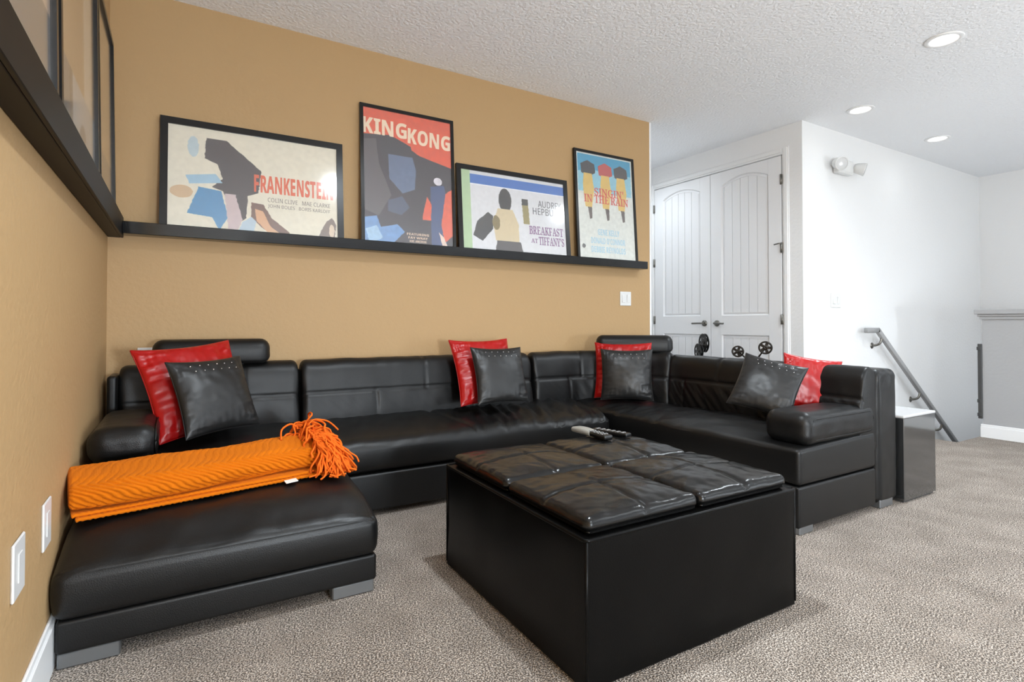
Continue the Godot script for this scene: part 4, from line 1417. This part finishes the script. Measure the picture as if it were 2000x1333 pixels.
# ------------------------------------------------------------------ small things
func small_things() -> void:
	# two remotes on the far tray of the ottoman
	var r := thing("remote_control", "silver remote control with a black button end, left of the two on the ottoman", "remote control", Vector3(1.945, 0.479, 1.475), "remote controls on the ottoman")
	r.rotation.y = deg_to_rad(-2)
	part(r, "case", softbox(Vector3(0, 0.013, -0.055), Vector3(0.027, 0.011, 0.075), 0.010, Vector3i(4, 2, 10), func(p: Vector3, n: Vector3) -> Vector3: return p + Vector3(0, 0.006 * (1.0 - pow((p.z + 0.055) / 0.075, 2)) * maxf(n.y, 0), 0)), M.remote_silver)
	var k := part(r, "keypad", softbox(Vector3(0, 0.014, 0.055), Vector3(0.025, 0.011, 0.070), 0.009, Vector3i(4, 2, 8)), M.remote_black)
	for i in 4:
		for j in 3:
			part(k, "button", bev(Vector3(-0.018 + j * 0.0135, 0.0245, 0.000 + i * 0.028), Vector3(-0.009 + j * 0.0135, 0.028, 0.014 + i * 0.028), 0.001), M.button_grey)
	var q := thing("remote_control", "slim black remote control, right of the two on the ottoman", "remote control", Vector3(2.04, 0.480, 1.50), "remote controls on the ottoman")
	q.rotation.y = deg_to_rad(14)
	part(q, "case", softbox(Vector3(0, 0.010, 0), Vector3(0.022, 0.009, 0.098), 0.007, Vector3i(4, 2, 8)), M.remote_black)
	for i in 6:
		for j in 2:
			part(q, "button", bev(Vector3(-0.014 + j * 0.016, 0.0185, -0.08 + i * 0.028), Vector3(-0.003 + j * 0.016, 0.021, -0.066 + i * 0.028), 0.001), M.button_grey)
	# console table behind the sofa's right side, carrying film decorations
	var t := thing("console_table", "narrow dark console table hidden behind the right side of the sofa", "table", Vector3(4.0, 0, 0.70))
	part(t, "top", bev(Vector3(-0.15, 0.63, -0.50), Vector3(0.15, 0.655, 0.50), 0.004), M.table_dark)
	for c in [[1, 1], [1, -1], [-1, 1], [-1, -1]]:
		part(t, "leg", bev(Vector3(c[0] * 0.125 - 0.018, 0.001, c[1] * 0.47 - 0.018), Vector3(c[0] * 0.125 + 0.018, 0.63, c[1] * 0.47 + 0.018), 0.003), M.table_dark)
	var p := thing("projector_ornament", "small bronze film projector ornament with two reels showing above the sofa back", "ornament", Vector3(4.0, 0.6555, 0.842))
	p.rotation.y = deg_to_rad(-58)
	part(p, "base", bev(Vector3(-0.09, 0.0, -0.04), Vector3(0.09, 0.012, 0.04), 0.004), M.reel_bronze)
	part(p, "body", softbox(Vector3(0.0, 0.050, 0), Vector3(0.05, 0.037, 0.024), 0.008, Vector3i(3, 3, 2)), M.reel_bronze)
	part(p, "lens", tube(PackedVector3Array([Vector3(0.05, 0.055, 0), Vector3(0.095, 0.055, 0)]), 0.014, 12), M.reel_bronze)
	for s in [[-0.095, 0.128, 0.044], [0.095, 0.160, 0.049]]:
		var arm := fresh()
		add_tube(arm, PackedVector3Array([Vector3(s[0] * 0.4, 0.075, 0.0), Vector3(s[0], s[1], 0.0)]), 0.006, 8)
		part(p, "arm", done(arm), M.reel_bronze)
		var rl := part(p, "reel", film_reel(s[2]), M.reel_bronze)
		rl.position = Vector3(s[0], s[1], 0.014)
	var w := thing("reel_ornament", "pair of upright grey film reels seen edge-on above the sofa back", "ornament", Vector3(4.0, 0.6555, 0.375))
	w.rotation.y = deg_to_rad(-26)
	part(w, "base", bev(Vector3(-0.05, 0.0, -0.06), Vector3(0.05, 0.014, 0.06), 0.004), M.reel_grey)
	part(w, "post", bev(Vector3(-0.010, 0.0145, -0.010), Vector3(0.006, 0.16, 0.010), 0.002), M.reel_grey)
	for s in [[0.022, 0.178, 0.0, 0.078], [-0.030, 0.110, 0.02, 0.065]]:
		var rl := part(w, "reel", film_reel(s[3]), M.reel_grey)
		rl.position = Vector3(s[0], s[1], s[2])
		rl.rotation.y = PI / 2

# reel in the xy plane: two flanges with spokes, a core between
func film_reel(r: float) -> ArrayMesh:
	var st := fresh()
	for z in [-0.010, 0.010]:
		st.append_from(lathe([[r * 0.74, z - 0.002], [r, z - 0.002], [r, z + 0.002], [r * 0.74, z + 0.002]], 32, true, false), 0, Transform3D())
		st.append_from(lathe([[0.001, z - 0.002], [r * 0.34, z - 0.002], [r * 0.34, z + 0.002], [0.001, z + 0.002]], 24, true, false), 0, Transform3D())
		for k in 5:
			var b := fresh()
			add_bev(b, Vector3(r * 0.3, -r * 0.20, z - 0.002), Vector3(r * 0.80, r * 0.20, z + 0.002), 0.0008)
			st.append_from(done(b), 0, Transform3D(Basis(Vector3.BACK, TAU * k / 5), Vector3.ZERO))
	st.append_from(lathe([[r * 0.5, -0.009], [r * 0.5, 0.009]], 24, false, false), 0, Transform3D())
	return st.commit()
